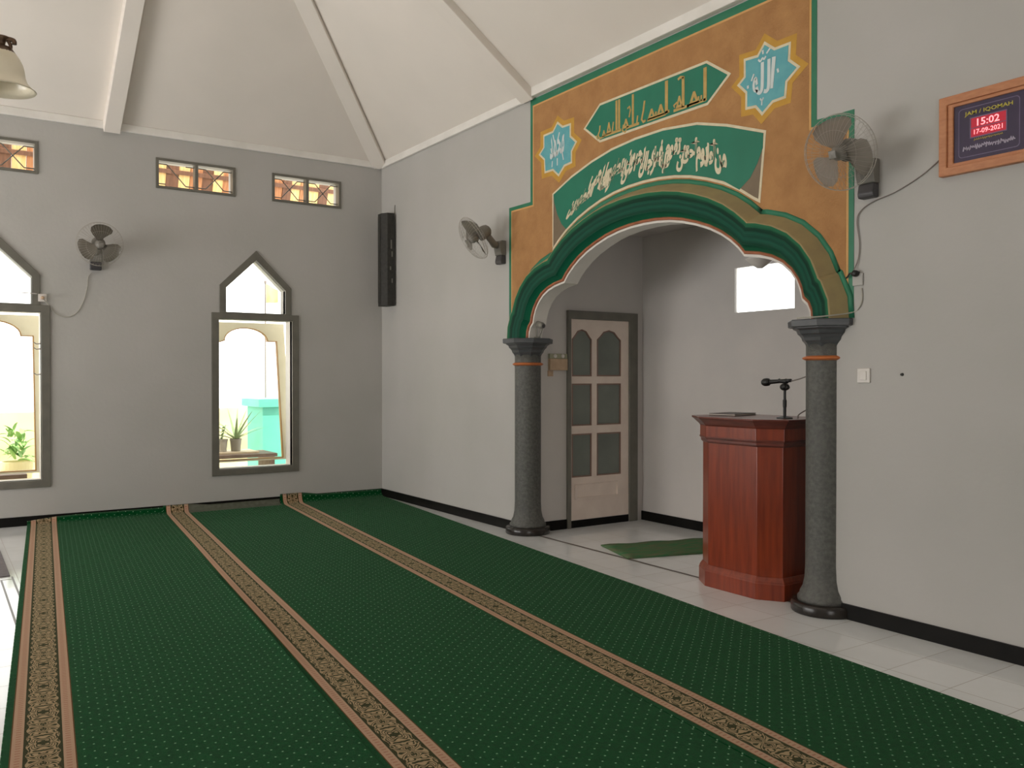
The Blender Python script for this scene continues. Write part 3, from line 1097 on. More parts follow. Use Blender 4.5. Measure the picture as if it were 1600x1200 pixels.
words = 'من أول يوم أحق أن تقوم فيه فيه رجال يحبون أن يتطهروا والله يحب المطهرين'.split(' ')
metas = []
for wd in words:
    me = text_mesh(shape_arabic(wd), 1.0, 0.052, 0.04)
    xs = [v.co.x for v in me.vertices]
    metas.append((me, max(xs) - min(xs)))
OVER = 0.80                                  # words ride over one another, as in brush script
unit = 1.66 / (sum(w for _, w in metas) * OVER)
xr = 5.30
for k, (me, w) in enumerate(metas):
    wdt = w * unit * (1.0 + (1 - OVER) * 0.9)
    hgt = 0.185 if w > 1.2 else 0.165
    lift = 0.055 if k % 2 else 0.0

    def word_map(a, b, h, x1=xr, wdt=wdt, hgt=hgt, lift=lift, k=k):
        x = x1 - wdt * (1 - a)
        q = (x - 4.52) / 0.9
        z0 = 2.868 - 0.17 * q * q - 0.02 * q + lift
        tilt = -0.36 * q
        hh = hgt * b
        return (x + hh * math.sin(tilt) + 0.25 * hh, -0.0118 - h * 0.03 - 0.0004 * (k % 2), z0 + hh * math.cos(tilt))
    place_text(me, 'lettering', M['cream'], lp_, word_map)
    xr -= w * unit * OVER

# ================================================================== CARPET RUNNERS
TH = -math.atan(0.0957)
cth, sth = math.cos(TH), math.sin(TH)


def runner(y0, width, label, climb, curl=False, backing=False, zlift=0.0):
    """runner whose left edge meets the window wall at y = y0; UV in metres"""
    LEN = 11.0
    us = [0.0, 0.02, 0.04, 0.06, 0.08, 0.1, 0.14, 0.2, 0.3, 0.45] + [0.6 + 0.2 * i for i in range(53)]
    ws = [0.0, 0.004, 0.028, 0.09, 0.18, 0.247, 0.45, 0.7, 0.95, width - 0.06, width - 0.02, width - 0.004, width]
    rnd = random.Random(int(abs(y0) * 1000))
    bm = bmesh.new()
    uvl = bm.loops.layers.uv.new('UVMap')
    top = []
    TK = 0.009
    for a in us:
        row = []
        for w in ws:
            u0 = (0.018 - w * abs(sth)) / cth
            h = climb(w)
            if a < 0.1:
                t = a / 0.1
                z = h * (1 - t) ** 2.2
                x_in = 0.1 * (1 - (1 - t) ** 1.0) * (0.25 + 0.75 * t)
            else:
                z = 0.0
                x_in = a
            # arc length advances up the wall so that the pattern carries on
            uu = u0 + x_in
            x = uu * cth - w * sth
            y = y0 + uu * sth + w * cth
            zz = z + TK + zlift
            if 0.1 < a and curl and w > width - 0.03:
                zz += 0.02 * math.exp(-((a - 4.4) / 1.1) ** 2) * (w - width + 0.03) / 0.03
            if a > 0.2:
                zz += 0.0025 * math.sin(a * 2.1 + w * 4 + y0) * (0.5 + 0.5 * math.sin(a * 0.9 + y0 * 3))
                zz = max(zz, 0.006)
            row.append((bm.verts.new((x, y - y0, zz)), (uu + (0 if a >= 0.1 else -h * (1 - a / 0.1)), w)))
        top.append(row)
    bot = [[bm.verts.new((v.co.x, v.co.y, max(0.0005, v.co.z - TK))) for v, _ in row] for row in top]
    nU, nW = len(us), len(ws)

    def face(vs, uvs, mi=0):
        f = bm.faces.new(vs)
        f.smooth = True
        f.material_index = mi
        for lp, q in zip(f.loops, uvs):
            lp[uvl].uv = q
    for i in range(nU - 1):
        for j in range(nW - 1):
            q = [top[i][j], top[i + 1][j], top[i + 1][j + 1], top[i][j + 1]]
            mi = 1 if (backing and us[i] < 0.1 and ws[j] > 0.24) else 0
            face([a for a, _ in q], [b for _, b in q], mi)
            face([bot[i][j], bot[i][j + 1], bot[i + 1][j + 1], bot[i + 1][j]], [top[i][j][1]] * 4)
    for j in (0, nW - 1):
        for i in range(nU - 1):
            face([top[i][j][0], top[i + 1][j][0], bot[i + 1][j], bot[i][j]], [top[i][j][1], top[i + 1][j][1], top[i + 1][j][1], top[i][j][1]])
    for i in (0, nU - 1):
        for j in range(nW - 1):
            face([top[i][j][0], top[i][j + 1][0], bot[i][j + 1], bot[i][j]], [top[i][j][1], top[i][j + 1][1], top[i][j + 1][1], top[i][j][1]])
    o = obj('carpet_runner', bm, [M['carpet'], M['backing']])
    o.location = (0, y0, 0)
    tag(o, label, 'carpet', 'green prayer carpet runners')
    return o


runner(-3.642, 1.203, 'green dotted carpet runner with tan border along the bare tiles on the left', lambda w: 0.035 + 0.03 * min(1, w / 0.3), curl=True)
runner(-2.437, 1.2, 'middle green carpet runner lying between the two others', lambda w: 0.078 if w < 0.25 else 0.055, backing=True, zlift=0.001)
runner(-1.227, 1.203, 'green carpet runner nearest the arch, pulpit and niche', lambda w: 0.105 if w < 0.26 else 0.075, zlift=0.0005)

# flat dark grey patch by the left edge, prayer mat in the niche
tag(obj('dark_floor_patch', bx(1.2, 2.29, -4.7, -3.93, 0.0, 0.008), M['floor_patch'], bevel=0.003), 'flat dark grey patch on the white tiles left of the carpet', 'mat')
bm = bmesh.new()
d1 = Vector((0.27, 0.958)).normalized()
d2 = Vector((0.52, -0.166))
P0 = Vector((3.75, 0.2))
n1, n2 = 14, 8
g = []
for i in range(n1 + 1):
    row = []
    for j in range(n2 + 1):
        p = P0 + d1 * (1.1 * i / n1) + d2 * (j / n2)
        z = 0.010 + 0.004 * math.sin(i * 1.3 + j) * (1 if 0 < i < n1 else 0.3)
        if i == 0 and j >= n2 - 2:
            z += 0.006
        row.append(p.to_3d() + Vector((0, 0, z)))
    g.append(row)
tv = [[bm.verts.new(p) for p in r] for r in g]
bv = [[bm.verts.new((p.x, p.y, 0.001)) for p in r] for r in g]
for i in range(n1):
    for j in range(n2):
        bm.faces.new((tv[i][j], tv[i][j + 1], tv[i + 1][j + 1], tv[i + 1][j]))
        bm.faces.new((bv[i][j], bv[i + 1][j], bv[i + 1][j + 1], bv[i][j + 1]))
for i in range(n1):
    for j in (0, n2):
        bm.faces.new((tv[i][j], tv[i + 1][j], bv[i + 1][j], bv[i][j]))
for j in range(n2):
    for i in (0, n1):
        bm.faces.new((tv[i][j], tv[i][j + 1], bv[i][j + 1], bv[i][j]))
pm = tag(obj('prayer_mat', bm, M['rug'], smooth=True), 'small green woven prayer mat askew on the niche floor behind the pulpit', 'mat')

# ================================================================== PULPIT
pu = thing('pulpit', 'reddish brown wooden pulpit with chamfered front standing beside the right column', 'pulpit', (5.4, 0.15, 0))
PU = Matrix.Translation((-5.4, -0.15, 0))


def pul(e):
    """plan outline grown by e"""
    P = [(5.04, 0.41), (5.04, 0.0), (5.188, -0.098), (5.612, -0.098), (5.76, 0.0), (5.76, 0.41)]
    return offset_poly(P, -e)


def stack(layers):
    bm = bmesh.new()
    rings = [[bm.verts.new((x, y, z)) for x, y in pul(e)] for e, z in layers]
    for a, b in zip(rings, rings[1:]):
        for i in range(6):
            bm.faces.new((a[i], a[(i + 1) % 6], b[(i + 1) % 6], b[i]))
    bm.faces.new(rings[0][::-1])
    bm.faces.new(rings[-1])
    return bm


obj('plinth', stack([(0.0, 0.0), (0.0, 0.1), (-0.004, 0.108), (-0.004, 0.114), (-0.014, 0.13), (-0.022, 0.142)]), M['wood_red'], pu, matrix=PU, bevel=0.003)
obj('body', stack([(-0.024, 0.14), (-0.024, 0.96)]), M['wood_red'], pu, matrix=PU, bevel=0.003)
obj('neck_moulding', stack([(-0.023, 0.955), (-0.012, 0.966), (-0.012, 0.98), (-0.002, 0.992), (-0.002, 0.999)]), M['wood_dark'], pu, matrix=PU)
obj('frieze', stack([(-0.006, 0.998), (-0.006, 1.072)]), M['wood_red'], pu, matrix=PU, bevel=0.002)
obj('crown_moulding', stack([(-0.004, 1.07), (0.0, 1.078), (0.012, 1.09), (0.034, 1.112), (0.046, 1.122), (0.046, 1.132)]), M['wood_dark'], pu, matrix=PU, bevel=0.002)

# closed book on the pulpit
bk = thing('book', 'thin dark book lying flat on the left end of the pulpit top', 'book', (5.16, 0.2, 1.1325), (0, 0, 0.2))
obj('cover', bx(-0.1, 0.1, -0.14, 0.14, 0, 0.004), M['paper'], bk)
obj('pages', bx(-0.096, 0.098, -0.136, 0.136, 0.004, 0.012), M['page'], bk)
obj('top_cover', bx(-0.1, 0.1, -0.14, 0.14, 0.012, 0.015), M['paper'], bk)

# microphone on a stand
PZ = 1.132
ms = thing('microphone_stand', 'short black microphone stand standing on the pulpit top', 'microphone stand', (5.662, 0.12, PZ))
obj('stand_base', lathe(bmesh.new(), [(0.0, 0), (0.05, 0), (0.05, 0.006), (0.02, 0.014), (0.0, 0.014)], 24, cap=False), M['black'], ms)
obj('stem', lathe(bmesh.new(), [(0.010, 0.012), (0.010, 0.09), (0.0085, 0.095), (0.0085, 0.19)], 14), M['black'], ms)
obj('clutch', lathe(bmesh.new(), [(0.0105, 0.07), (0.0125, 0.075), (0.0125, 0.115), (0.0105, 0.12)], 14), M['black'], ms)
bm = lathe(bmesh.new(), [(0.0, -0.028), (0.018, -0.026), (0.023, -0.01), (0.023, 0.012), (0.018, 0.026), (0.0, 0.028)], 16, mtx=Matrix.Translation((0, 0, 0.2)) @ Matrix.Rotation(PI / 2, 4, 'X'), cap=False)
obj('swivel_joint', bm, M['black'], ms, smooth=True)
bm = bmesh.new()
tube(bm, [(0.012, 0, 0.205), (0.022, 0.0, 0.19)], 0.016, 10)
obj('joint_knob', bm, M['black'], ms)
bm = lathe(bmesh.new(), [(0.0155, -0.03), (0.0155, 0.03)], 14, mtx=Matrix.Translation((-0.012, 0, 0.238)) @ Matrix.Rotation(PI / 2 + 0.08, 4, 'Y'))
obj('microphone_clip', bm, M['black'], ms)
mi_ = thing('microphone', 'black handheld microphone clamped level in the stand above the pulpit', 'microphone', (5.65, 0.12, PZ + 0.238), (0, -0.06, 0))
Rm = Matrix.Rotation(-PI / 2, 4, 'Y')
obj('handle', lathe(bmesh.new(), [(0.0, -0.06), (0.0105, -0.06), (0.0115, -0.04), (0.0125, 0.02), (0.0145, 0.09), (0.016, 0.115), (0.0, 0.115)], 16, mtx=Rm, cap=False), M['black'], mi_, smooth=True)
obj('grille', lathe(bmesh.new(), [(0.016, 0.108), (0.024, 0.116), (0.026, 0.13), (0.0255, 0.148), (0.019, 0.162), (0.009, 0.169), (0.0, 0.17)], 18, mtx=Rm, cap=False), M['black'], mi_, smooth=True)
bm = bmesh.new()
box(bm, -0.02, 0.022, -0.01, 0.01, 0.0125, 0.0165)
o = obj('label_plate', bm, M['white_plastic'], mi_)
bm = bmesh.new()
tube(bm, smooth_path([(5.70, 0.12, PZ + 0.235), (5.76, 0.13, PZ + 0.25), (5.84, 0.14, PZ + 0.27), (5.9, 0.2, PZ + 0.25), (5.93, 0.3, PZ + 0.1), (5.87, 0.34, PZ + 0.17), (5.80, 0.2, PZ + 0.075), (5.765, 0.13, PZ + 0.03), (5.762, 0.12, PZ + 0.004)], 8), 0.0042, 6)
tag(obj('microphone_cable', bm, M['cable_grey']), 'grey cable leading from the microphone behind the right column', 'cable')

# ================================================================== SPEAKER
sp = thing('column_speaker', 'tall black column loudspeaker hung on the wall near the far corner', 'speaker', (0.29, -0.005, 2.72))
hh = 0.522
pl2 = [(-0.1, -0.02), (0.1, -0.02), (0.1, -0.11), (0.02, -0.15), (-0.06, -0.15), (-0.1, -0.13)]
bm = bmesh.new()
r0 = [bm.verts.new((x, y, -hh)) for x, y in pl2]
r1 = [bm.verts.new((x, y, hh)) for x, y in pl2]
for i in range(6):
    bm.faces.new((r0[i], r0[(i + 1) % 6], r1[(i + 1) % 6], r1[i]))
bm.faces.new(r0)
bm.faces.new(r1)
obj('cabinet', bm, M['speaker_black'], sp, bevel=0.004)
obj('grille', bx(-0.052, 0.012, -0.156, -0.149, -0.49, 0.49), M['speaker_black'], sp, bevel=0.002)
for (y, z, s) in ((-0.06, 0.17, 0.05), (-0.05, 0.06, 0.03), (-0.07, -0.1, 0.02), (-0.05, -0.24, 0.025)):
    o = obj('scuff_mark', bx(0.0995, 0.1012, y - 0.01, y + 0.006, z - s, z + s), M['scuff'], sp)
    o['label'] = 'pale worn scuff on the side'
bm = bmesh.new()
tube(bm, [(0.07, -0.004, hh), (0.07, -0.004, hh + 0.07), (0.075, -0.004, hh + 0.1)], 0.004, 6)
obj('hanging_wire', bm, M['metal'], sp)
obj('wall_bracket', bx(-0.05, 0.05, -0.03, 0.004, -0.1, 0.1), M['metal'], sp)


# ================================================================== WALL FANS
def wall_fan(loc, rotz, yaw, tilt, label, spin=0.0, blade='blade', reach=0.28):
    t = thing('wall_fan', label, 'fan', loc, (0, 0, rotz), group='wall fans')
    # mount: box against the wall, dark switch section below
    bm = bmesh.new()
    pr = [(0.0, 0.075), (-0.05, 0.075), (-0.075, 0.05), (-0.06, -0.03), (-0.05, -0.06), (0.0, -0.06)]
    poly_holes(bm, pr, [], lambda a, b, d: (d, a, b), -0.055, 0.055)
    obj('wall_mount', bm, M['fan_grey'], t, bevel=0.006)
    bm = bmesh.new()
    pr = [(0.0, -0.06), (-0.048, -0.06), (-0.06, -0.115), (-0.05, -0.14), (0.0, -0.14)]
    poly_holes(bm, pr, [], lambda a, b, d: (d, a, b), -0.05, 0.05)
    obj('switch_box', bm, M['fan_dark'], t, bevel=0.008)
    Hc = Vector((0, -reach, 0.08))
    Mh = Matrix.Translation(Hc) @ Matrix.Rotation(yaw, 4, 'Z') @ Matrix.Rotation(tilt, 4, 'X')
    neck = Mh @ Vector((0, 0.12, -0.045))
    bm = bmesh.new()
    tube(bm, [(0, -0.055, 0.035), (0, -0.1, 0.037), (neck.x * 0.6, (neck.y - 0.1) / 2, (neck.z + 0.037) / 2), neck, Mh @ Vector((0, 0.12, 0.0))], 0.03, 12, rads=[0.036, 0.034, 0.03, 0.03, 0.034])
    obj('arm', bm, M['fan_grey'], t, smooth=True)
    head = bpy.data.objects.new('fan_head', None)
    COL.objects.link(head)
    head.parent = t
    head.matrix_local = Mh
    R90 = Matrix.Rotation(PI / 2, 4, 'X')          # lathe axis z -> local -y (front)
    bm = lathe(bmesh.new(), [(0.0, -0.17), (0.03, -0.168), (0.052, -0.15), (0.06, -0.12), (0.062, -0.08), (0.056, -0.05), (0.0, -0.05)], 24, mtx=R90, cap=False)
    obj('motor_housing', bm, M['fan_grey'], head, smooth=True)
    # guard: fine wires and rims
    bm = bmesh.new()
    R = 0.205
    ring = lambda r, y, w: tube(bm, [(r * math.cos(2 * PI * i / 48), y, r * math.sin(2 * PI * i / 48)) for i in range(48)], w, 5, closed=True)
    ring(R, 0.0, 0.0022)
    ring(R * 0.98, -0.022, 0.0016)
    ring(R * 0.7, 0.045, 0.0007)
    ring(R * 0.62, -0.075, 0.0007)
    for i in range(44):
        a = 2 * PI * i / 44
        ca, sa = math.cos(a), math.sin(a)
        tube(bm, [(r * ca, y, r * sa) for r, y in ((0.05, -0.088), (0.127, -0.075), (0.18, -0.05), (0.2, -0.022), (0.205, 0.0))], 0.0008, 3)
        tube(bm, [(r * ca, y, r * sa) for r, y in ((0.05, 0.055), (0.144, 0.045), (0.19, 0.02), (0.205, 0.0))], 0.0008, 3)
    gd = obj('guard', bm, M['wire'], head, smooth=True)
    bm = lathe(bmesh.new(), [(0.0, 0.092), (0.028, 0.09), (0.032, 0.084), (0.0, 0.08)], 4, mtx=R90 @ Matrix.Rotation(PI / 4, 4, 'Z'), cap=False)
    obj('guard_badge', bm, M['fan_grey'], head)
    bm = lathe(bmesh.new(), [(0.0, 0.06), (0.03, 0.055), (0.04, 0.03), (0.042, -0.02), (0.0, -0.02)], 20, mtx=R90, cap=False)
    obj('hub', bm, M['fan_grey'], head, smooth=True)
    for k in range(3):
        a0 = spin + 2 * PI * k / 3
        bm = bmesh.new()
        prof_ = [(0.035, -0.4, 0.5), (0.07, -0.55, 0.6), (0.11, -0.7, 0.66), (0.15, -0.78, 0.62), (0.178, -0.7, 0.48), (0.188, -0.5, 0.28)]
        rows_b = []
        for r, lo, hi in prof_:
            rr = []
            for j in range(7):
                q = j / 6
                ang = a0 + lo + (hi - lo) * q
                rr.append((r * math.cos(ang), -0.008 - 0.03 * (q - 0.5) * 2 * (0.5 + r * 3), r * math.sin(ang)))
            rows_b.append(rr)
        for dy in (0.0, 0.003):
            vs = [[bm.verts.new((x, y + dy, z)) for x, y, z in rr] for rr in rows_b]
            for i in range(len(vs) - 1):
                for j in range(6):
                    bm.faces.new((vs[i][j], vs[i][j + 1], vs[i + 1][j + 1], vs[i + 1][j]))
        obj('blade', bm, M[blade], head, smooth=True)
    return t


R_ = math.radians
wall_fan((0.0, -3.052, 2.57), PI / 2, R_(0), R_(12), 'grey wall fan on the window wall between the two pointed windows', R_(90), 'blade_dark')
wall_fan((2.585, 0.0, 2.57), 0.0, R_(-14), R_(31), 'grey wall fan seen side-on, just left of the mural', R_(60), 'blade_dark', reach=0.31)
wall_fan((6.345, 0.0, 2.535), 0.0, R_(6), R_(18), 'grey wall fan overlapping the right edge of the mural', R_(105), 'blade')


# ================================================================== CLOCK
ck = thing('wall_clock', 'oak framed digital prayer clock with red digits on the wall at far right', 'clock', (7.002, 0, 2.634))
X0, X1, Z0, Z1 = -0.245, 0.245, -0.203, 0.203
bm = bmesh.new()
poly_holes(bm, [(X0, Z0), (X1, Z0), (X1, Z1), (X0, Z1)], [[(-0.202, -0.16), (0.202, -0.16), (0.202, 0.16), (-0.202, 0.16)]], W_RIGHT, 0.0, -0.04)
poly_holes(bm, [(-0.204, -0.162), (0.204, -0.162), (0.204, 0.162), (-0.204, 0.162)], [[(-0.173, -0.143), (0.173, -0.143), (0.173, 0.143), (-0.173, 0.143)]], W_RIGHT, 0.0, -0.03)
obj('frame', bm, M['frame_wood'], ck, bevel=0.005)
fc = obj('face', bx(-0.175, 0.175, -0.02, -0.004, -0.145, 0.145), M['navy'], ck)


def rrect(w, h, r):
    P = []
    for cx_, cz_, a0 in ((w - r, h - r, 0), (-w + r, h - r, PI / 2), (-w + r, -h + r, PI), (w - r, -h + r, 1.5 * PI)):
        for i in range(5):
            a = a0 + PI / 2 * i / 4
            P.append((cx_ + r * math.cos(a), cz_ + r * math.sin(a)))
    return P


obj('border_line', poly_holes(bmesh.new(), rrect(0.15, 0.124, 0.018), [rrect(0.1465, 0.1205, 0.016)], W_RIGHT, -0.0205, -0.019), M['navy_line'], fc)
dp = obj('display', bx(-0.087, 0.087, -0.0215, -0.019, -0.03, 0.066), M['led_back'], fc)
bm = bmesh.new()
poly_holes(bm, [(-0.091, -0.034), (0.091, -0.034), (0.091, 0.07), (-0.091, 0.07)], [[(-0.086, -0.029), (0.086, -0.029), (0.086, 0.065), (-0.086, 0.065)]], W_RIGHT, -0.0225, -0.019)
box(bm, -0.086, 0.086, -0.0225, -0.019, 0.0135, 0.0165)
obj('display_bezel', bm, M['navy_line'], fc)


def clock_text(s, x0, x1, z0, z1, m, par, bold=0.0):
    me = text_mesh(s, 1.0, bold, 0.01)
    place_text(me, 'lettering', m, par, lambda a, b, h: (x0 + (x1 - x0) * a, -0.0225 - h * 0.05, z0 + (z1 - z0) * b))


clock_text('JAM / IQOMAH', -0.118, 0.118, 0.078, 0.104, M['clock_yellow'], fc, 0.012)
clock_text('15:02', -0.055, 0.055, 0.022, 0.058, M['led'], dp, 0.012)
clock_text('17-09-2021', -0.07, 0.07, -0.018, 0.006, M['led'], dp, 0.006)
bm = bmesh.new()
rk = random.Random(3)
for i in range(15):
    x = -0.07 + 0.0095 * i
    ribbon(bm, [(x, -0.048 + rk.uniform(-0.003, 0.003)), (x + 0.004, -0.038), (x + 0.007, -0.046)], 0.004, -0.0225)
obj('small_olive_print', bm, M['clock_olive'], fc)
bm = bmesh.new()
for i in range(22):
    x = -0.125 + 0.0115 * i
    z = -0.082
    ribbon(bm, [(x, z + rk.uniform(-0.012, 0.0)), (x + 0.004, z + rk.uniform(0.004, 0.016)), (x + 0.009, z + rk.uniform(-0.01, 0.006)), (x + 0.013, z + rk.uniform(-0.012, 0.01))], 0.006, -0.0225)
obj('pale_script', bm, M['clock_white'], fc)

# cable from the clock to the plug
bm = bmesh.new()
pts = [(6.765, -0.006, 2.545), (6.65, -0.006, 2.47), (6.5, -0.006, 2.408), (6.36, -0.008, 2.375), (6.285, -0.008, 2.335), (6.262, -0.008, 2.28), (6.278, -0.008, 2.156), (6.27, -0.008, 2.066), (6.245, -0.02, 1.992)]
tube(bm, smooth_path(pts, 8), 0.0034, 6)
tag(obj('clock_cable', bm, M['cable_grey']), 'thin grey cable running down the wall from the clock to the plug', 'cable')
pg = thing('power_plug', 'small black plug at the right edge of the mural above the right capital', 'plug', (6.262, -0.02, 1.984))
obj('plug_body', lathe(bmesh.new(), [(0.0, -0.02), (0.016, -0.018), (0.019, -0.004), (0.019, 0.012), (0.012, 0.02), (0.0, 0.02)], 16, mtx=Matrix.Rotation(PI / 2, 4, 'X'), cap=False), M['black'], pg, smooth=True)
bm = bmesh.new()
tube(bm, smooth_path([(-0.015, -0.004, 0.0), (-0.035, -0.002, 0.004), (-0.05, 0.0, -0.012), (-0.062, 0.004, -0.02)], 6), 0.005, 6)
obj('plug_tail', bm, M['black'], pg)
so = tag(obj('wall_socket', bx(6.235, 6.3, -0.012, 0.0, 1.915, 1.985), M['wall'], bevel=0.004), 'socket painted in wall colour just below the black plug', 'socket')
bm = bmesh.new()
tube(bm, smooth_path([(6.29, -0.006, 1.9), (6.295, -0.006, 1.84), (6.275, -0.006, 1.79), (6.235, -0.01, 1.765), (6.15, -0.16, 1.742), (6.05, -0.19, 1.74), (5.98, -0.17, 1.74)], 8), 0.004, 6)
tag(obj('loose_wire', bm, M['cable_pale']), 'pale loose wire trailing from the socket across the right capital', 'cable')

# switch and nail
sw = thing('light_switch', 'white square light switch on the wall right of the right column', 'switch', (6.306, 0, 1.404))
obj('plate', bx(-0.041, 0.041, -0.01, 0.0, -0.041, 0.041), M['white_plastic'], sw, bevel=0.004)
obj('rocker', bx(-0.02, 0.02, -0.014, -0.008, -0.026, 0.026), M['white_plastic'], sw, bevel=0.002)
tag(obj('wall_plug', lathe(bmesh.new(), [(0.0, 0.012), (0.007, 0.01), (0.009, 0.0), (0.009, -0.004)], 12, mtx=Matrix.Translation((6.537, 0, 1.41)) @ Matrix.Rotation(PI / 2, 4, 'X'), cap=False), M['black']),
    'tiny dark screw in the wall right of the light switch', 'screw')

# socket box on the niche wall beside the door
sb = thing('switch_box', 'tan switch box on the niche wall between left column and door', 'switch', (NX0, 0.345, 1.53))
obj('box', bx(0.0, 0.035, -0.1, 0.1, -0.075, 0.03), M['tan_box'], sb, bevel=0.004)
obj('socket_plate', bx(0.0, 0.03, -0.1, 0.1, 0.03, 0.075), M['olive_box'], sb, bevel=0.003)
for q in (-0.04, 0.045):
    obj('socket', lathe(bmesh.new(), [(0.0, 0.036), (0.018, 0.034), (0.019, 0.028)], 16, mtx=Matrix.Translation((0, q, 0.053)) @ Matrix.Rotation(PI / 2, 4, 'Y'), cap=False), M['white_plastic'], sb)
tag(obj('blank_plate', bx(NX0, NX0 + 0.008, 0.24, 0.3, 1.4, 1.452), M['tan_box'], bevel=0.002), 'small blank plate below the tan switch box', 'plate')

# small camera-like lamp on the left capital
cl = thing('clamp_lamp', 'small grey clamp lamp standing on top of the left capital', 'lamp', (3.075, 0.03, 1.735))
bm = bmesh.new()
tube(bm, [(0.0, 0, 0.0), (0.0, 0.0, 0.1)], 0.006, 6)
tube(bm, [(0.02, 0.01, 0.0), (0.06, 0.02, 0.085)], 0.006, 6)
box(bm, -0.015, 0.03, -0.015, 0.02, 0.0, 0.012)
obj('bracket', bm, M['metal'], cl)
obj('lamp_head', lathe(bmesh.new(), [(0.0, -0.05), (0.026, -0.048), (0.028, 0.03), (0.022, 0.05), (0.0, 0.05)], 16, mtx=Matrix.Translation((0.04, 0.01, 0.115)) @ Matrix.Rotation(PI / 2 + 0.25, 4, 'Y'), cap=False), M['fan_grey'], cl, smooth=True)
obj('lens', lathe(bmesh.new(), [(0.0, 0.052), (0.017, 0.051), (0.018, 0.044)], 14, mtx=Matrix.Translation((0.04, 0.01, 0.115)) @ Matrix.Rotation(PI / 2 + 0.25, 4, 'Y'), cap=False), M['fan_dark'], cl)

# socket and cord for the fan on the window wall
sk = thing('wall_socket', 'white socket with a plug beside the left window, below the fan', 'socket', (0, -3.508, 2.14))
obj('plate', bx(0.0, 0.02, -0.036, 0.036, -0.036, 0.036), M['white_plastic'], sk, bevel=0.003)
obj('plug', lathe(bmesh.new(), [(0.0, 0.05), (0.014, 0.046), (0.017, 0.02)], 14, mtx=Matrix.Rotation(PI / 2, 4, 'Y'), cap=False), M['tan_box'], sk)
bm = bmesh.new()
tube(bm, [(0.012, -0.036, 0.035), (0.024, -0.1, 0.038), (0.03, -0.2, 0.04)], 0.004, 6)
obj('wire_end', bm, M['white_plastic'], sk)
bm = bmesh.new()
tube(bm, smooth_path([(0.02, -3.09, 2.4), (0.008, -3.115, 2.36), (0.008, -3.125, 2.26), (0.008, -3.16, 2.12), (0.008, -3.22, 2.01), (0.008, -3.31, 1.965), (0.008, -3.40, 2.0), (0.012, -3.46, 2.08), (0.04, -3.505, 2.13)], 8), 0.004, 6)
tag(obj('fan_cord', bm, M['cable_pale']), 'pale cord looping from the window-wall fan to the socket', 'cable')

# lamp in the niche
nl = thing('ceiling_lamp', 'small pale dish lamp hanging inside the niche in front of its window', 'lamp', (4.972, 0.7, NH))
obj('rod', lathe(bmesh.new(), [(0.007, -0.45), (0.007, 0.0)], 10), M['metal'], nl)
obj('ceiling_rose', lathe(bmesh.new(), [(0.0, -0.03), (0.03, -0.028), (0.05, 0.0)], 20, cap=False), M['white_plastic'], nl)
obj('lamp_shade', lathe(bmesh.new(), [(0.0, -0.565), (0.02, -0.562), (0.06, -0.535), (0.1, -0.5), (0.105, -0.492), (0.06, -0.47), (0.02, -0.45), (0.0, -0.448)], 28, cap=False), M['white_plastic'], nl, smooth=True)

# ================================================================== CHANDELIER (only one shade reaches the picture)
sh = Vector((5.243, -4.141, 2.629))            # the one shade in view
axis = Vector((5.055, -4.421, 2.629))          # the stem, just outside the picture
ctop = H0 + S * min(axis.x, -axis.y, 9 - axis.x, 9 + axis.y)
ch = thing('chandelier', 'bronze chandelier with frosted bell shades hanging at the upper left edge', 'chandelier', (axis.x, axis.y, ctop))
zr = sh.z - ctop
obj('stem', lathe(bmesh.new(), [(0.012, zr + 0.02), (0.012, -0.02)], 12), M['bronze'], ch)
obj('ceiling_rose', lathe(bmesh.new(), [(0.0, -0.07), (0.05, -0.06), (0.08, -0.005), (0.08, 0.12)], 24, cap=False), M['bronze'], ch, smooth=True)
obj('hub', lathe(bmesh.new(), [(0.0, zr - 0.12), (0.03, zr - 0.1), (0.06, zr - 0.03), (0.05, zr + 0.04), (0.03, zr + 0.07), (0.04, zr + 0.1), (0.012, zr + 0.14)], 24, cap=False), M['bronze'], ch, smooth=True)
ang0 = math.atan2(rt.y, rt.x)
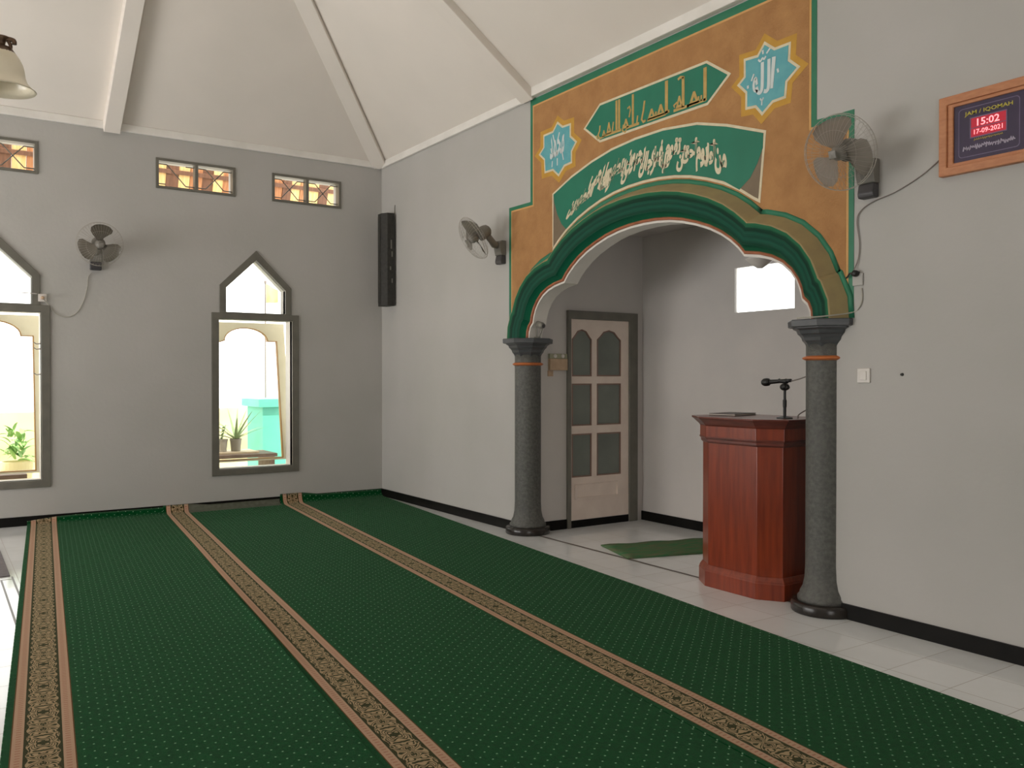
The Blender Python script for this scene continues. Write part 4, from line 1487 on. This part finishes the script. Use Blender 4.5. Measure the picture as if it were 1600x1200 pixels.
for k in range(3):
    a = ang0 + 2 * PI * k / 3
    dx, dy = math.cos(a), math.sin(a)
    r0_ = math.hypot(0.19, 0.28)
    bm = bmesh.new()
    tube(bm, smooth_path([(0.04 * dx, 0.04 * dy, zr + 0.02), (0.14 * dx, 0.14 * dy, zr - 0.01), (0.25 * dx, 0.25 * dy, zr + 0.09), (r0_ * dx, r0_ * dy, zr + 0.118),
                           ((r0_ + 0.045) * dx, (r0_ + 0.045) * dy, zr + 0.112), ((r0_ + 0.05) * dx, (r0_ + 0.05) * dy, zr + 0.095)], 6), 0.009, 8)
    tube(bm, smooth_path([((r0_ + 0.025) * dx, (r0_ + 0.025) * dy, zr + 0.112), ((r0_ + 0.035) * dx, (r0_ + 0.035) * dy, zr + 0.085), ((r0_ + 0.02) * dx, (r0_ + 0.02) * dy, zr + 0.055)], 5), 0.007, 8)
    arm = obj('arm', bm, M['bronze'], ch, smooth=True)
    mt = Matrix.Translation((r0_ * dx, r0_ * dy, zr))
    bm = lathe(bmesh.new(), [(0.0, 0.128), (0.03, 0.125), (0.034, 0.118), (0.014, 0.11), (0.011, 0.092), (0.034, 0.085), (0.05, 0.062), (0.053, 0.054)], 24, mtx=mt, cap=False)
    obj('shade_holder', bm, M['bronze'], ch, smooth=True)
    bm = lathe(bmesh.new(), [(0.03, 0.085), (0.05, 0.062), (0.062, 0.045), (0.074, 0.02), (0.08, -0.005), (0.083, -0.03), (0.09, -0.05), (0.108, -0.072), (0.122, -0.082),
                             (0.12, -0.085), (0.086, -0.055), (0.076, -0.005), (0.068, 0.02), (0.046, 0.055)], 32, mtx=mt, cap=False)
    obj('lamp_shade', bm, M['frost'], ch, smooth=True)

# ================================================================== OUTSIDE
struct(obj('ground', bx(-9.0, -0.16, -9.0, 3.0, -0.3, -0.12), M['pave']))
# eave boards seen through the vents
ev = thing('eave', 'sunlit wooden eave planks seen through the lattice vents', 'eave', (-1.9, -2.5, 3.75))
re_ = random.Random(11)
y = -3.6
seq = ['plank_light', 'plank_orange', 'plank_light', 'plank_brown', 'plank_light', 'plank_orange', 'plank_brown']
i = 0
while y < 3.6:
    w = re_.uniform(0.1, 0.17)
    obj('plank', bx(-0.02, 0.02 + 0.01 * (i % 2), y, y + w - 0.004, -0.7, 0.9), M[seq[i % 7]], ev, matrix=Matrix.Rotation(0.35, 4, 'Y'))
    y += w
    i += 1
bm = bmesh.new()
for z in (-0.1, 0.14):
    box(bm, 0.03, 0.05, -3.6, 3.6, z, z + 0.05)
obj('batten', bm, M['plank_brown'], ev, matrix=Matrix.Rotation(0.35, 4, 'Y'))

# yard wall, turquoise pillar, ledge with plants
tag(obj('yard_wall', bx(-3.3, -3.1, -6.5, 0.2, -0.12, 0.95), M['ext_cream']), 'low cream wall outside behind the potted plants', 'wall')
tp = thing('gate_pillar', 'turquoise capped pillar standing outside the right-hand pointed window', 'pillar', (-1.75, -0.80, -0.12))
obj('pillar_shaft', bx(-0.48, 0.16, -0.1, 0.42, 0, 1.13), M['turquoise'], tp)
obj('pillar_cap', bx(-0.53, 0.2, -0.16, 0.48, 1.13, 1.23), M['turquoise'], tp)
ld = thing('plant_bench', 'brown bench outside the right-hand window with potted plants on it', 'bench', (-1.25, -1.25, -0.12))
obj('bench_top', bx(-0.28, 0.28, -0.55, 0.33, 0.555, 0.595), M['brown_board'], ld)
for q in (-0.5, 0.26):
    obj('leg', bx(-0.24, 0.24, q, q + 0.05, 0, 0.555), M['brown_board'], ld)
tag(obj('plank', bx(-1.48, -1.1, -1.72, -1.1, 0.476, 0.496), M['pale_board']), 'pale plank lying on the brown plant bench', 'plank')


def pot(name, loc, r, h, m, label):
    t = thing(name, label, 'plant', loc)
    obj('pot', lathe(bmesh.new(), [(0.0, 0.0), (r * 0.78, 0), (r * 0.95, h * 0.86), (r, h * 0.86), (r, h), (r * 0.88, h), (r * 0.86, h * 0.9), (0, h * 0.88)], 24, cap=False), m, t, smooth=False)
    return t


def blade_leaf(bm, base_, d, ln, w, droop):
    """a strap leaf that arches over"""
    d = Vector(d).normalized()
    side = d.cross(Vector((0, 0, 1)))
    side = side.normalized() if side.length > 1e-3 else Vector((1, 0, 0))
    A, B = [], []
    n = 8
    for i in range(n + 1):
        t = i / n
        p = Vector(base_) + d * (ln * t) + Vector((0, 0, -droop * t * t))
        ww = w * (1 - t) ** 0.7 * (0.6 + 0.8 * min(1, t * 4)) + 0.0008
        A.append((p + side * ww + Vector((0, 0, ww * 0.4))))
        B.append((p - side * ww + Vector((0, 0, ww * 0.4))))
    for i in range(n):
        C_ = [Vector(base_) + d * (ln * k / n) + Vector((0, 0, -droop * (k / n) ** 2)) for k in (i, i + 1)]
        c0, c1 = bm.verts.new(C_[0]), bm.verts.new(C_[1])
        a0, a1 = bm.verts.new(A[i]), bm.verts.new(A[i + 1])
        b0, b1 = bm.verts.new(B[i]), bm.verts.new(B[i + 1])
        bm.faces.new((a0, c0, c1, a1))
        bm.faces.new((c0, b0, b1, c1))


p1 = pot('potted_agave', (-1.28, -1.33, 0.497), 0.07, 0.15, M['pot_dark'], 'spiky agave in a dark pot on the bench outside')
bm = bmesh.new()
rl = random.Random(5)
for i in range(15):
    a = i * 2.4
    e = 0.35 + 0.95 * (i % 5) / 5
    blade_leaf(bm, (0, 0, 0.13), (math.cos(a) * math.cos(e), math.sin(a) * math.cos(e), math.sin(e)), rl.uniform(0.4, 0.54), 0.015, 0.06)
obj('leaves', bm, M['leaf'], p1)
p2 = pot('potted_seedling', (-1.28, -1.5, 0.497), 0.075, 0.15, M['pot_grey'], 'small leafy seedling in a grey pot left of the agave')
bm = bmesh.new()
tube(bm, [(0, 0, 0.13), (0.01, 0.02, 0.22), (0.0, 0.05, 0.32)], 0.004, 5)
for i in range(12):
    a = i * 2.1
    blade_leaf(bm, (0.0, 0.03 * i / 12, 0.15 + 0.014 * i), (math.cos(a), math.sin(a), 0.5), 0.09, 0.018, 0.02)
obj('leaves', bm, M['leaf'], p2)
p3 = pot('potted_shrub', (-1.5, -3.62, -0.12), 0.16, 0.6, M['ext_cream'], 'bushy light green plant outside the left-hand pointed window')
bm = bmesh.new()
for i in range(46):
    a = i * 2.4
    e = rl.uniform(0.1, 1.3)
    blade_leaf(bm, (rl.uniform(-0.08, 0.08), rl.uniform(-0.08, 0.08), 0.6 + rl.uniform(0, 0.34)), (math.cos(a) * math.cos(e), math.sin(a) * math.cos(e), math.sin(e)), rl.uniform(0.12, 0.26), 0.025, 0.09)
obj('leaves', bm, M['leaf_light'], p3)
lg = thing('window_ledge', 'brown ledge outside the left-hand pointed window', 'ledge', (-0.75, -3.95, 0))
obj('ledge_top', bx(-0.12, 0.12, -0.5, 0.36, 0.38, 0.42), M['brown_board'], lg)
obj('ledge_wall', bx(-0.1, 0.1, -0.48, 0.34, -0.12, 0.38), M['ext_cream'], lg)
# flag on a pole beyond the right-hand window
fp = thing('flag_pole', 'thin pole with a yellow flag seen outside through the pointed transom', 'flag', (-2.4, -0.6, -0.12))
obj('pole', lathe(bmesh.new(), [(0.010, 0.0), (0.010, 2.78), (0.016, 2.79), (0.016, 2.82)], 10), M['cable_grey'], fp)
bm = bmesh.new()
N_ = 8
for s_, off in ((0, 0.0), (1, 0.006)):
    vs = []
    for i in range(N_ + 1):
        x = 0.012 + 0.16 * i / N_
        vs.append([bm.verts.new((0.02 * math.sin(i * 0.9) + off, x, z)) for z in (2.52 + 0.01 * i / N_, 2.78 - 0.08 * i / N_)])
    for i in range(N_):
        bm.faces.new((vs[i][0], vs[i + 1][0], vs[i + 1][1], vs[i][1]))
obj('flag', bm, M['yellow_cloth'], fp, smooth=True)
